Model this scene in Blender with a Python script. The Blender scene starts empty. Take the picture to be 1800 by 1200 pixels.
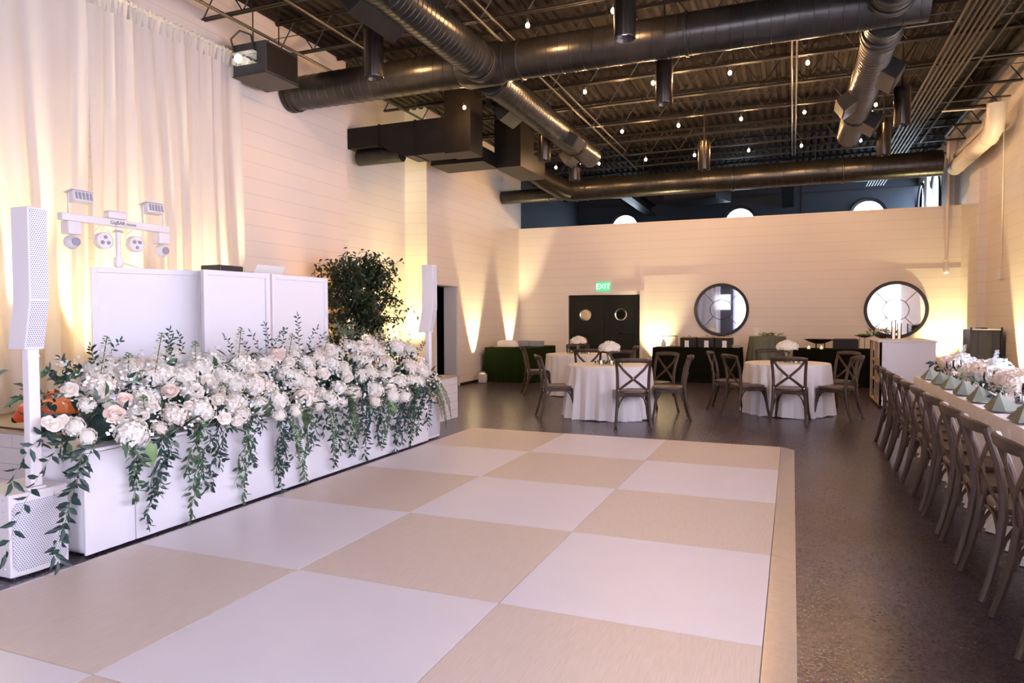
import bpy, math, random
from mathutils import Vector, Matrix, Euler
PI = math.pi
R = math.radians
random.seed(7)
scene = bpy.context.scene
COL = scene.collection

# ------------------------------------------------------------------ camera
cd = bpy.data.cameras.new('camera')
cam = bpy.data.objects.new('camera', cd)
COL.objects.link(cam)
cd.sensor_width = 36.0
cd.lens = 1215.57 / 1800 * 36.0
cd.clip_start = 0.05
YAW, PITCH, ROLL = -.3855, -.0343, -.003
fwd = Vector((math.sin(YAW) * math.cos(PITCH), math.cos(YAW) * math.cos(PITCH), math.sin(PITCH)))
rgt = Vector((math.cos(YAW), -math.sin(YAW), 0))
upv = rgt.cross(fwd)
r2 = rgt * math.cos(ROLL) + upv * math.sin(ROLL)
u2 = -rgt * math.sin(ROLL) + upv * math.cos(ROLL)
mw = Matrix((r2, u2, -fwd)).transposed().to_4x4()
mw.translation = Vector((0.1044, -7.9607, 1.4283))
cam.matrix_world = mw
scene.camera = cam

# ------------------------------------------------------------------ view / world
scene.view_settings.view_transform = 'Standard'
scene.view_settings.look = 'None'
scene.view_settings.exposure = 0.72
scene.view_settings.gamma = 1.0
scene.view_settings.use_curve_mapping = False
scene.cycles.use_denoising = True
scene.cycles.max_bounces = 8
scene.cycles.diffuse_bounces = 5
scene.cycles.glossy_bounces = 4
scene.cycles.transparent_max_bounces = 12
scene.cycles.sample_clamp_indirect = 6.0
scene.cycles.caustics_reflective = False
scene.cycles.caustics_refractive = False
w = bpy.data.worlds.new('sky')
scene.world = w
w.use_nodes = True
w.node_tree.nodes['Background'].inputs[0].default_value = (0.55, 0.68, 1.0, 1)
w.node_tree.nodes['Background'].inputs[1].default_value = 0.6

WINDOW_STRENGTH = 15.5
UPLIGHT = 2.6

# ------------------------------------------------------------------ materials
def mat(name, col, rough=.6, metal=0.0, noise=0.0, nscale=8.0, bump=0.0, bscale=60.0, emit=None, estr=0.0,
        trans=0.0, ior=1.45, alpha=1.0, stretch=None, sheen=0.0, sub=0.0, spec=None):
    m = bpy.data.materials.new(name)
    m.use_nodes = True
    nt = m.node_tree
    b = nt.nodes['Principled BSDF']
    b.inputs['Base Color'].default_value = (*col, 1)
    b.inputs['Roughness'].default_value = rough
    b.inputs['Metallic'].default_value = metal
    if spec is not None: b.inputs['Specular IOR Level'].default_value = spec
    if trans: b.inputs['Transmission Weight'].default_value = trans; b.inputs['IOR'].default_value = ior
    if emit: b.inputs['Emission Color'].default_value = (*emit, 1); b.inputs['Emission Strength'].default_value = estr
    if noise or bump:
        tc = nt.nodes.new('ShaderNodeTexCoord')
        mp = nt.nodes.new('ShaderNodeMapping')
        nt.links.new(tc.outputs['Object'], mp.inputs[0])
        if stretch: mp.inputs['Scale'].default_value = stretch
    if noise:
        n = nt.nodes.new('ShaderNodeTexNoise'); n.inputs['Scale'].default_value = nscale; n.inputs['Detail'].default_value = 6
        nt.links.new(mp.outputs[0], n.inputs['Vector'])
        rp = nt.nodes.new('ShaderNodeValToRGB')
        lo = [max(0, c * (1 - noise)) for c in col]; hi = [min(1, c * (1 + noise)) for c in col]
        rp.color_ramp.elements[0].color = (*lo, 1); rp.color_ramp.elements[0].position = .32
        rp.color_ramp.elements[1].color = (*hi, 1); rp.color_ramp.elements[1].position = .68
        nt.links.new(n.outputs[0], rp.inputs[0]); nt.links.new(rp.outputs[0], b.inputs['Base Color'])
    if bump:
        n2 = nt.nodes.new('ShaderNodeTexNoise'); n2.inputs['Scale'].default_value = bscale; n2.inputs['Detail'].default_value = 3
        nt.links.new(mp.outputs[0], n2.inputs['Vector'])
        bp = nt.nodes.new('ShaderNodeBump'); bp.inputs['Strength'].default_value = bump; bp.inputs['Distance'].default_value = .01
        nt.links.new(n2.outputs[0], bp.inputs['Height']); nt.links.new(bp.outputs[0], b.inputs['Normal'])
    return m

def block_paint(name, col, axis, rowh=.2032, dark=.72, rough=.5, bw=40.0):
    """painted masonry: fine joints, world-sized courses"""
    m = bpy.data.materials.new(name); m.use_nodes = True
    nt = m.node_tree; b = nt.nodes['Principled BSDF']
    g = nt.nodes.new('ShaderNodeNewGeometry'); s = nt.nodes.new('ShaderNodeSeparateXYZ'); c = nt.nodes.new('ShaderNodeCombineXYZ')
    nt.links.new(g.outputs['Position'], s.inputs[0])
    sh = nt.nodes.new('ShaderNodeMath'); sh.operation = 'ADD'; sh.inputs[1].default_value = 57.0 if bw > 5 else 0.0
    nt.links.new(s.outputs[axis], sh.inputs[0]); nt.links.new(sh.outputs[0], c.inputs[0]); nt.links.new(s.outputs[2], c.inputs[1])
    br = nt.nodes.new('ShaderNodeTexBrick')
    if bw > 5: br.offset = 0.0
    br.inputs['Scale'].default_value = 1.0; br.inputs['Brick Width'].default_value = bw; br.inputs['Row Height'].default_value = rowh
    br.inputs['Mortar Size'].default_value = .003; br.inputs['Mortar Smooth'].default_value = .35
    nt.links.new(c.outputs[0], br.inputs['Vector'])
    br.inputs['Color1'].default_value = (*col, 1); br.inputs['Color2'].default_value = (*[x * .985 for x in col], 1)
    br.inputs['Mortar'].default_value = (*[x * dark for x in col], 1)
    nt.links.new(br.outputs['Color'], b.inputs['Base Color'])
    n = nt.nodes.new('ShaderNodeTexNoise'); n.inputs['Scale'].default_value = 26; nt.links.new(g.outputs['Position'], n.inputs['Vector'])
    ml = nt.nodes.new('ShaderNodeMath'); ml.operation = 'MULTIPLY_ADD'; ml.inputs[1].default_value = -1.0
    m2 = nt.nodes.new('ShaderNodeMath'); m2.operation = 'MULTIPLY'; m2.inputs[1].default_value = .12
    nt.links.new(n.outputs[0], m2.inputs[0]); nt.links.new(br.outputs['Fac'], ml.inputs[0]); nt.links.new(m2.outputs[0], ml.inputs[2])
    bp = nt.nodes.new('ShaderNodeBump'); bp.inputs['Strength'].default_value = .3; bp.inputs['Distance'].default_value = .005
    nt.links.new(ml.outputs[0], bp.inputs['Height']); nt.links.new(bp.outputs[0], b.inputs['Normal'])
    b.inputs['Roughness'].default_value = rough
    return m

def emis(name, col, s):
    m = bpy.data.materials.new(name); m.use_nodes = True
    nt = m.node_tree; nt.nodes.clear()
    e = nt.nodes.new('ShaderNodeEmission'); e.inputs[0].default_value = (*col, 1); e.inputs[1].default_value = s
    o = nt.nodes.new('ShaderNodeOutputMaterial'); nt.links.new(e.outputs[0], o.inputs[0])
    return m

def sheer(name, col, tr=.3):
    m = bpy.data.materials.new(name); m.use_nodes = True
    nt = m.node_tree; nt.nodes.clear()
    t = nt.nodes.new('ShaderNodeBsdfTransparent'); d = nt.nodes.new('ShaderNodeBsdfDiffuse'); l = nt.nodes.new('ShaderNodeBsdfTranslucent')
    d.inputs[0].default_value = (*col, 1); l.inputs[0].default_value = (*col, 1)
    m1 = nt.nodes.new('ShaderNodeMixShader'); m1.inputs[0].default_value = .45
    m2 = nt.nodes.new('ShaderNodeMixShader'); m2.inputs[0].default_value = 1 - tr
    o = nt.nodes.new('ShaderNodeOutputMaterial')
    nt.links.new(d.outputs[0], m1.inputs[1]); nt.links.new(l.outputs[0], m1.inputs[2])
    nt.links.new(t.outputs[0], m2.inputs[1]); nt.links.new(m1.outputs[0], m2.inputs[2]); nt.links.new(m2.outputs[0], o.inputs[0])
    return m

def clear_glass(name, tint=(1, 1, 1), a=.25):
    m = bpy.data.materials.new(name); m.use_nodes = True
    nt = m.node_tree; nt.nodes.clear()
    t = nt.nodes.new('ShaderNodeBsdfTransparent'); t.inputs[0].default_value = (*tint, 1)
    g = nt.nodes.new('ShaderNodeBsdfGlossy'); g.inputs['Roughness'].default_value = .05
    fr = nt.nodes.new('ShaderNodeFresnel'); fr.inputs[0].default_value = 1.6
    ad = nt.nodes.new('ShaderNodeMath'); ad.operation = 'ADD'; ad.inputs[1].default_value = a * .3
    mx = nt.nodes.new('ShaderNodeMixShader'); o = nt.nodes.new('ShaderNodeOutputMaterial')
    nt.links.new(fr.outputs[0], ad.inputs[0]); nt.links.new(ad.outputs[0], mx.inputs[0])
    nt.links.new(t.outputs[0], mx.inputs[1]); nt.links.new(g.outputs[0], mx.inputs[2]); nt.links.new(mx.outputs[0], o.inputs[0])
    return m

WALL = (.78, .70, .63)
M = {}
M['wall_y'] = block_paint('painted_block_side', WALL, 1)
M['wall_x'] = block_paint('painted_block_end', WALL, 0)
M['trim'] = mat('cream_trim', (.76, .70, .64), .45)
M['floor'] = None
M['duct'] = mat('bronze_spiral_duct', (.050, .046, .040), .31, .75, noise=.25, nscale=3, bump=.05, bscale=9)
M['duct_box'] = mat('dark_sheet_metal', (.018, .015, .012), .45, .3, spec=.25, noise=.2, nscale=4)
M['blacksteel'] = mat('black_painted_steel', (.022, .017, .013), .42, .2, spec=.3)
M['conduit'] = mat('painted_conduit', (.075, .062, .05), .35, .5)
M['deck'] = mat('dark_painted_deck', (.016, .010, .007), .75, .0, noise=.4, nscale=5, spec=.25)
M['can'] = mat('dark_bronze_can', (.045, .034, .026), .25, .8)
M['white_lam'] = mat('white_laminate', (.80, .76, .80), .33, noise=.015, nscale=3)
M['wood_lam'] = mat('pale_beige_wood_laminate', (.66, .555, .475), .36, noise=.05, nscale=5, stretch=(26, 1.6, 1))
M['seam'] = mat('panel_seam_grey', (.35, .28, .26), .6)
M['alu'] = mat('brushed_aluminium', (.62, .58, .58), .32, .75, noise=.05, nscale=30)
M['white'] = mat('white_paint', (.80, .79, .82), .45)
M['white_panel'] = mat('white_booth_panel', (.80, .80, .84), .4, noise=.02, nscale=2)
M['white_plastic'] = mat('white_plastic', (.78, .75, .75), .4)
M['grille'] = None
M['black'] = mat('black_plastic', (.02, .02, .024), .4)
M['blackcloth'] = mat('black_table_linen', (.006, .0065, .004), .9, spec=.08)
M['greendark'] = mat('dark_green_linen', (.012, .022, .004), .85, spec=.1)
M['sage'] = mat('sage_linen', (.125, .14, .10), .8, bump=.1, bscale=300)
M['napkin'] = mat('sage_napkin', (.185, .205, .155), .75, bump=.08, bscale=200)
M['linen'] = mat('white_table_linen', (.80, .76, .74), .75, bump=.05, bscale=200)
M['chair'] = mat('weathered_brown_wood', (.062, .037, .025), .45, spec=.3, noise=.35, nscale=9, stretch=(1, 1, .25), bump=.08, bscale=40)
M['chairseat'] = mat('worn_brown_seat_wood', (.095, .06, .043), .38, spec=.4, noise=.28, nscale=7)
M['steel'] = mat('bolt_steel', (.7, .66, .6), .25, .95)
M['petal'] = mat('white_petals', (.88, .86, .78), .75, noise=.03, nscale=30)
M['petalcream'] = mat('cream_petals', (.86, .80, .71), .7, noise=.05, nscale=30)
M['petalblush'] = mat('blush_hydrangea_petals', (.84, .73, .64), .75, noise=.06, nscale=30)
M['petalpeach'] = mat('blush_rose_petals', (.84, .68, .58), .6, noise=.05, nscale=20)
M['petalblue'] = mat('pale_blue_white_petals', (.76, .82, .86), .7)
M['leaf'] = mat('dark_green_leaf', (.018, .052, .042), .5, noise=.5, nscale=9)
M['leaf2'] = mat('mid_green_leaf', (.055, .12, .055), .55, noise=.4, nscale=9)
M['leaf3'] = mat('fresh_green_frond', (.15, .26, .09), .55, noise=.3, nscale=12)
M['leafdusty'] = mat('dusty_green_leaf', (.16, .21, .16), .6, noise=.35, nscale=9)
M['ficusleaf'] = mat('deep_green_tree_leaf', (.018, .036, .014), .45, noise=.5, nscale=6)
M['bark'] = mat('brown_bark', (.09, .06, .04), .8, noise=.4, nscale=20)
M['stem'] = mat('green_stem', (.10, .12, .05), .6)
M['terracotta'] = mat('terracotta', (.45, .22, .15), .8)
M['curtain'] = sheer('sheer_ivory_drape', (.88, .83, .78), .08)
M['windrape'] = sheer('sheer_window_drape', (.74, .76, .84), .32)
M['door'] = mat('black_green_door_paint', (.012, .012, .008), .4, spec=.25)
M['mirror'] = mat('mirror_glass', (.9, .92, .94), .02, 1.0)
M['bronzeframe'] = mat('dark_bronze_frame', (.03, .024, .019), .35, .4)
M['bulb'] = emis('warm_bulb_glow', (1.0, .58, .27), 1050)
M['candle'] = emis('candle_flame', (1.0, .72, .35), 14)
M['wax'] = mat('ivory_wax', (.85, .80, .68), .5, emit=(1, .75, .45), estr=.35)
M['glass'] = clear_glass('clear_glass')
M['fixlens'] = mat('frosted_lens', (.9, .9, .88), .2, emit=(1, .9, .75), estr=.6)
M['canlens'] = emis('soft_led_disc', (.85, .9, 1.0), 2.2)
M['daypane'] = emis('daylight_pane', (.85, .81, 1.0), WINDOW_STRENGTH)
M['daypane2'] = emis('clerestory_daylight_pane', (.66, .82, 1.0), 7.0)
M['screen'] = emis('white_projection_screen', (.85, .85, 1.0), 1.3)
M['exitgreen'] = emis('green_exit_lettering', (.5, 1.0, .7), 1.5)
M['exitplate'] = mat('exit_acrylic', (.10, .45, .22), .2, emit=(.12, .75, .35), estr=.45)
M['orange'] = mat('orange_red_plastic', (.62, .075, .015), .4)
M['orange2'] = mat('bright_orange_plastic', (.85, .22, .05), .4)
M['gold'] = mat('brass', (.65, .42, .16), .3, .9)
M['woodtan'] = mat('pale_wood', (.45, .34, .24), .55, noise=.15, nscale=8)
M['brick'] = block_paint('white_painted_brick', (.72, .66, .62), 0, rowh=.12, dark=.6, bw=.36)
M['stagetop'] = mat('stage_top_tan', (.42, .34, .25), .6)
M['greypaint'] = mat('grey_steel_case', (.034, .033, .036), .45)
M['backwall'] = mat('blue_grey_wall', (.045, .055, .075), .7)
M['warmduct'] = mat('cream_painted_duct', (.74, .64, .56), .45)
M['paper'] = mat('white_card', (.82, .82, .82), .6)
M['greybin'] = mat('grey_fabric_box', (.30, .30, .32), .8)
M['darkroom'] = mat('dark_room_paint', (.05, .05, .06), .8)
M['lace'] = mat('grey_mesh', (.28, .28, .33), .5)

# stained concrete floor
m = bpy.data.materials.new('stained_concrete'); m.use_nodes = True; nt = m.node_tree; b = nt.nodes['Principled BSDF']
tc = nt.nodes.new('ShaderNodeNewGeometry')
n1 = nt.nodes.new('ShaderNodeTexNoise'); n1.inputs['Scale'].default_value = 1.1; n1.inputs['Detail'].default_value = 5
n2 = nt.nodes.new('ShaderNodeTexNoise'); n2.inputs['Scale'].default_value = 60; n2.inputs['Detail'].default_value = 4
nt.links.new(tc.outputs['Position'], n1.inputs['Vector']); nt.links.new(tc.outputs['Position'], n2.inputs['Vector'])
ra = nt.nodes.new('ShaderNodeValToRGB'); ra.color_ramp.elements[0].color = (.050, .032, .041, 1); ra.color_ramp.elements[0].position = .35
ra.color_ramp.elements[1].color = (.076, .062, .094, 1); ra.color_ramp.elements[1].position = .65
rb = nt.nodes.new('ShaderNodeValToRGB'); rb.color_ramp.elements[0].color = (.68, .62, .62, 1); rb.color_ramp.elements[0].position = .36
rb.color_ramp.elements[1].color = (1.15, 1.12, 1.12, 1); rb.color_ramp.elements[1].position = .6
nt.links.new(n1.outputs[0], ra.inputs[0]); nt.links.new(n2.outputs[0], rb.inputs[0])
mx = nt.nodes.new('ShaderNodeMixRGB'); mx.blend_type = 'MULTIPLY'; mx.inputs[0].default_value = .8
nt.links.new(ra.outputs[0], mx.inputs[1]); nt.links.new(rb.outputs[0], mx.inputs[2]); nt.links.new(mx.outputs[0], b.inputs['Base Color'])
rr = nt.nodes.new('ShaderNodeMapRange'); rr.inputs[3].default_value = .20; rr.inputs[4].default_value = .36
nt.links.new(n2.outputs[0], rr.inputs[0]); nt.links.new(rr.outputs[0], b.inputs['Roughness'])
bp = nt.nodes.new('ShaderNodeBump'); bp.inputs['Strength'].default_value = .02; bp.inputs['Distance'].default_value = .001
nt.links.new(n2.outputs[0], bp.inputs['Height']); nt.links.new(bp.outputs[0], b.inputs['Normal'])
M['floor'] = m

# perforated speaker grille: dark round holes in a white sheet, object space
m = bpy.data.materials.new('white_perforated_grille'); m.use_nodes = True; nt = m.node_tree; b = nt.nodes['Principled BSDF']
tc = nt.nodes.new('ShaderNodeTexCoord'); sp = nt.nodes.new('ShaderNodeSeparateXYZ'); nt.links.new(tc.outputs['Object'], sp.inputs[0])
def mth(op, a, bb=None, v=None):
    q = nt.nodes.new('ShaderNodeMath'); q.operation = op
    nt.links.new(a, q.inputs[0])
    if bb is not None: nt.links.new(bb, q.inputs[1])
    if v is not None: q.inputs[1].default_value = v
    return q.outputs[0]
PT = .0125
u = mth('MULTIPLY', sp.outputs[1], v=1 / PT); v_ = mth('MULTIPLY', sp.outputs[2], v=1 / (PT * .866))
row = mth('FLOOR', v_); odd = mth('MULTIPLY', mth('MODULO', mth('ABSOLUTE', row), v=2.0), v=.5)
fu = mth('SUBTRACT', mth('FRACT', mth('ADD', u, odd)), v=.5); fv = mth('SUBTRACT', mth('FRACT', v_), v=.5)
d2 = mth('ADD', mth('MULTIPLY', fu, fu), mth('MULTIPLY', fv, fv))
hole = mth('LESS_THAN', d2, v=.085)
mx = nt.nodes.new('ShaderNodeMixRGB'); mx.inputs[1].default_value = (.72, .72, .76, 1); mx.inputs[2].default_value = (.10, .11, .17, 1)
nt.links.new(hole, mx.inputs[0]); nt.links.new(mx.outputs[0], b.inputs['Base Color']); b.inputs['Roughness'].default_value = .5
M['grille'] = m

# ------------------------------------------------------------------ mesh helpers
class MB:
    def __init__(s): s.v = []; s.f = []; s.mi = []; s.cur = 0
    def add(s, vs, fs, mi=None):
        o = len(s.v); s.v += [tuple(x) for x in vs]; s.f += [tuple(i + o for i in f) for f in fs]
        s.mi += [s.cur if mi is None else mi] * len(fs); return s
    def box(s, x0, x1, y0, y1, z0, z1, mi=None, M4=None):
        vs = [Vector(p) for p in ((x0, y0, z0), (x1, y0, z0), (x1, y1, z0), (x0, y1, z0), (x0, y0, z1), (x1, y0, z1), (x1, y1, z1), (x0, y1, z1))]
        if M4 is not None: vs = [M4 @ q for q in vs]
        return s.add(vs, [(0, 3, 2, 1), (4, 5, 6, 7), (0, 1, 5, 4), (1, 2, 6, 5), (2, 3, 7, 6), (3, 0, 4, 7)], mi)
    def tube(s, pts, rad, n=8, cap=True, mi=None, closed=False):
        pts = [Vector(p) for p in pts]; k = len(pts)
        rs = rad if isinstance(rad, (list, tuple)) else [rad] * k
        vs = []; up = None
        for i, p in enumerate(pts):
            if closed: t = pts[(i + 1) % k] - pts[i - 1]
            else: t = pts[min(i + 1, k - 1)] - pts[max(i - 1, 0)]
            t.normalize()
            if up is None: up = Vector((0, 0, 1)) if abs(t.z) < .9 else Vector((1, 0, 0))
            a = t.cross(up)
            if a.length < 1e-4: a = t.orthogonal()
            a.normalize(); bb = a.cross(t); bb.normalize(); up = bb
            for j in range(n):
                q = 2 * PI * j / n
                vs.append(p + (a * math.cos(q) + bb * math.sin(q)) * rs[i])
        fs = []
        m_ = k if closed else k - 1
        for i in range(m_):
            for j in range(n):
                a0 = i * n + j; a1 = i * n + (j + 1) % n; b0 = ((i + 1) % k) * n + j; b1 = ((i + 1) % k) * n + (j + 1) % n
                fs.append((a0, a1, b1, b0))
        if cap and not closed: fs.append(tuple(range(n - 1, -1, -1))); fs.append(tuple(range((k - 1) * n, k * n)))
        return s.add(vs, fs, mi)
    def sweep(s, pts, w, h, up=(0, 0, 1), mi=None, taper=None):
        """rectangular bar swept along pts; w across, h along 'up'"""
        pts = [Vector(p) for p in pts]; k = len(pts); up = Vector(up); vs = []
        for i, p in enumerate(pts):
            t = (pts[min(i + 1, k - 1)] - pts[max(i - 1, 0)]).normalized()
            a = t.cross(up).normalized(); bb = a.cross(t).normalized()
            f = 1 if taper is None else taper[i]
            for sx, sy in ((-1, -.6), (-.6, -1), (.6, -1), (1, -.6), (1, .6), (.6, 1), (-.6, 1), (-1, .6)):
                vs.append(p + a * (w / 2 * sx * f) + bb * (h / 2 * sy * f))
        n = 8; fs = []
        for i in range(k - 1):
            for j in range(n):
                fs.append((i * n + j, i * n + (j + 1) % n, (i + 1) * n + (j + 1) % n, (i + 1) * n + j))
        fs.append(tuple(range(n - 1, -1, -1))); fs.append(tuple(range((k - 1) * n, k * n)))
        return s.add(vs, fs, mi)
    def lathe(s, prof, n=24, c=(0, 0, 0), axis='z', cap=True, mi=None, M4=None):
        """prof: list of (r, h)"""
        vs = []
        for r_, h in prof:
            for j in range(n):
                q = 2 * PI * j / n; a, b_ = r_ * math.cos(q), r_ * math.sin(q)
                p = {'z': (a, b_, h), 'x': (h, a, b_), 'y': (b_, h, a)}[axis]
                vv = Vector((p[0] + c[0], p[1] + c[1], p[2] + c[2]))
                vs.append(M4 @ vv if M4 is not None else vv)
        fs = []
        for i in range(len(prof) - 1):
            for j in range(n):
                fs.append((i * n + j, i * n + (j + 1) % n, (i + 1) * n + (j + 1) % n, (i + 1) * n + j))
        if cap: fs.append(tuple(range(n - 1, -1, -1))); fs.append(tuple(range((len(prof) - 1) * n, len(prof) * n)))
        return s.add(vs, fs, mi)
    def sphere(s, c, r_, n=12, m_=8, sc=(1, 1, 1), mi=None):
        prof = [(max(1e-4, r_ * math.sin(PI * i / m_)), -r_ * math.cos(PI * i / m_)) for i in range(m_ + 1)]
        vs = []
        for rr_, h in prof:
            for j in range(n):
                q = 2 * PI * j / n
                vs.append((c[0] + rr_ * math.cos(q) * sc[0], c[1] + rr_ * math.sin(q) * sc[1], c[2] + h * sc[2]))
        fs = [(i * n + j, i * n + (j + 1) % n, (i + 1) * n + (j + 1) % n, (i + 1) * n + j) for i in range(m_) for j in range(n)]
        return s.add(vs, fs, mi)
    def leaf(s, p, d, L, W, nrm=(0, 0, 1), mi=None, fold=.18):
        """folded pointed leaf"""
        p = Vector(p); d = Vector(d).normalized(); nrm = Vector(nrm); a = d.cross(nrm)
        if a.length < 1e-3: a = d.orthogonal()
        a.normalize(); nn = a.cross(d).normalized()
        f = nn * (W * fold)
        vs = [p, p + d * L * .33 + a * W * .5 + f, p + d * L * .33 - f * .3, p + d * L * .33 - a * W * .5 + f,
              p + d * L * .68 + a * W * .38 + f, p + d * L * .7 - f * .3, p + d * L * .68 - a * W * .38 + f, p + d * L - nn * W * .25]
        return s.add(vs, [(0, 1, 2), (0, 2, 3), (1, 4, 5, 2), (2, 5, 6, 3), (4, 7, 5), (5, 7, 6)], mi)
    def build(s, name, mats, parent=None, smooth=True, bevel=0, loc=None, seg=2):
        me = bpy.data.meshes.new(name); me.from_pydata(s.v, [], s.f)
        if not isinstance(mats, (list, tuple)): mats = [mats]
        for q in mats: me.materials.append(M[q] if isinstance(q, str) else q)
        me.polygons.foreach_set('material_index', s.mi)
        if smooth: me.polygons.foreach_set('use_smooth', [True] * len(s.f))
        me.update()
        if smooth:
            try: me.set_sharp_from_angle(angle=R(38))
            except Exception: pass
        o = bpy.data.objects.new(name, me); COL.objects.link(o)
        if parent is not None: o.parent = parent
        if loc is not None: o.location = loc
        if bevel:
            bm_ = o.modifiers.new('bevel', 'BEVEL'); bm_.width = bevel; bm_.segments = seg; bm_.limit_method = 'ANGLE'; bm_.angle_limit = R(40)
        return o

def tag(o, label=None, cat=None, group=None, kind=None):
    if label: o['label'] = label
    if cat: o['category'] = cat
    if group: o['group'] = group
    if kind: o['kind'] = kind
    return o
def thing(name, label, cat, loc=(0, 0, 0), rz=0, group=None):
    o = bpy.data.objects.new(name, None); COL.objects.link(o); o.location = loc; o.rotation_euler = (0, 0, rz)
    o.empty_display_size = .1
    return tag(o, label, cat, group)
def struct(o): o['kind'] = 'structure'; return o
def kids(o): return [c for c in bpy.data.objects if c.parent == o]
def dup(root, loc, rz, label, group=None, cat=None):
    r = root.copy(); COL.objects.link(r); r.location = loc; r.rotation_euler = (0, 0, rz); r['label'] = label
    if group: r['group'] = group
    for ch in list(root.children):
        c = ch.copy(); COL.objects.link(c); c.parent = r
        for g_ in ch.children:
            d = g_.copy(); COL.objects.link(d); d.parent = c
    return r
ORD = ['first', 'second', 'third', 'fourth', 'fifth', 'sixth', 'seventh', 'eighth', 'ninth', 'tenth', 'eleventh', 'twelfth', 'thirteenth',
       'fourteenth', 'fifteenth', 'sixteenth', 'seventeenth', 'eighteenth']
def bez(p0, p1, p2, p3, n=8):
    p0, p1, p2, p3 = map(Vector, (p0, p1, p2, p3)); o = []
    for i in range(n + 1):
        t = i / n; o.append(p0 * (1 - t) ** 3 + p1 * 3 * t * (1 - t) ** 2 + p2 * 3 * t * t * (1 - t) + p3 * t ** 3)
    return o

def to_mesh(o):
    dg = bpy.context.evaluated_depsgraph_get(); dg.update(); me = bpy.data.meshes.new_from_object(o.evaluated_get(dg)); nm = o.name; cu_ = o.data
    n_ = bpy.data.objects.new('lettering', me); COL.objects.link(n_); n_.parent = o.parent; n_.location = o.location; n_.rotation_euler = o.rotation_euler
    bpy.data.objects.remove(o); bpy.data.curves.remove(cu_); n_.name = nm
    return n_
# ================================================================== SETTING
XL, XR, YP, YB, YN, ZC = -6.42, 3.27, 8.62, 14.0, -12.6, 5.5
struct(MB().box(-9.5, XR + .3, YN, YB + .3, -.1, 0).build('floor', 'floor', smooth=False))
# left wall with alcove and doorway
b = MB()
b.box(XL - .3, XL, YN, 1.23, 0, ZC)
b.box(-7.2, XL - .3, 1.1, 1.23, 0, ZC)
b.box(-7.2, -6.9, 1.23, 3.8, 0, ZC)
b.box(XL - .3, XL, 3.8, 4.13, 0, ZC); b.box(XL - .3, XL, 4.13, 5.05, 2.09, ZC); b.box(XL - .3, XL, 5.05, 8.75, 0, ZC)
struct(b.build('wall_left', 'wall_y', smooth=False))
struct(MB().box(-7.2, XL - .004, 3.795, 3.95, 0, ZC).build('wall_alcove_return', 'wall_x', smooth=False))
struct(MB().box(XL - .3, XL, 8.75, YB, 0, ZC).build('wall_back_room_left', 'backwall', smooth=False))
# partition wall across the hall, with the door opening
b = MB(); dx0, dx1, dz = -5.09, -3.30, 1.98
b.box(XL, dx0, YP, YP + .15, 0, 3.7); b.box(dx1, XR, YP, YP + .15, 0, 3.7); b.box(dx0, dx1, YP, YP + .15, dz, 3.7)
b.box(dx1 + .1, XR, YP - .018, YP, 0, 2.43)
struct(b.build('wall_partition', 'wall_x', smooth=False))
# right wall with window openings near the camera
WIN = [-10.9, -8.4, -5.9, -3.4, -0.9]
b = MB(); y = YN
for c in WIN:
    b.box(XR, XR + .3, y, c - .95, 0, ZC); b.box(XR, XR + .3, c - .95, c + .95, 0, .35); b.box(XR, XR + .3, c - .95, c + .95, 3.3, ZC); y = c + .95
b.box(XR, XR + .3, y, 10.3, 0, ZC)
for yy in (10.3, 12.3):
    b.box(XR, XR + .3, yy, yy + .5, 0, ZC); b.box(XR, XR + .3, yy + .5, yy + 1.7, 0, 3.3); b.box(XR, XR + .3, yy + .5, yy + 1.7, 5.0, ZC)
    b.box(XR, XR + .3, yy + 1.7, min(yy + 2.0, YB), 0, ZC)
struct(b.build('wall_right', 'wall_y', smooth=False))
b = MB(); b.box(XR - .12, XR, 6.6, 7.35, 0, 4.05); b.box(XR - .12, XR, 9.3, 9.8, 0, ZC); b.box(XR - .12, XR, 11.9, 12.3, 0, ZC)
struct(b.build('trim_right_pilasters', 'wall_y', smooth=False))
struct(MB().box(XL, XR, YN - .3, YN, 0, ZC).build('wall_behind_camera', 'darkroom', smooth=False))
b = MB(); y0 = YB
b.box(XL - .3, XR + .3, y0, y0 + .3, 0, 3.9); b.box(XL - .3, XR + .3, y0, y0 + .3, 5.2, ZC)
xs = [-4.9, -1.4, 2.05]; x = XL - .3
for c in xs: b.box(x, c - .55, y0, y0 + .3, 3.9, 5.2); x = c + .55
b.box(x, XR + .3, y0, y0 + .3, 3.9, 5.2)
struct(b.build('wall_far', 'backwall', smooth=False))
# wall panels on the far wall, a horizontal ledge pipe
struct(MB().box(XL, XR, y0 - .02, y0, 4.98, 5.02).box(-2.9, -2.85, y0 - .02, y0, 0, ZC).box(.3, .34, y0 - .02, y0, 0, ZC).build('trim_far', 'darkroom', smooth=False))
# round porthole windows in the far wall
for i, c in enumerate(xs):
    zc = 4.28; r0 = .43
    b = MB(); b.lathe([(r0, .0), (1.12, .0)], 48, (c, y0 - .004, zc), 'y', cap=False)
    t = struct(b.build('window_%d' % (i + 1), 'backwall', smooth=False))
    MB().lathe([(r0 - .02, -.02), (r0 + .055, -.05), (r0 + .07, .0), (r0 + .0, .05), (r0 - .02, .05)], 40, (c, y0, zc), 'y', cap=False).build('window_frame', 'black', t)
    MB().lathe([(.001, 0), (r0, 0)], 40, (c, y0 + .12, zc), 'y', cap=False).build('window_pane', 'daypane2', t)
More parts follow.
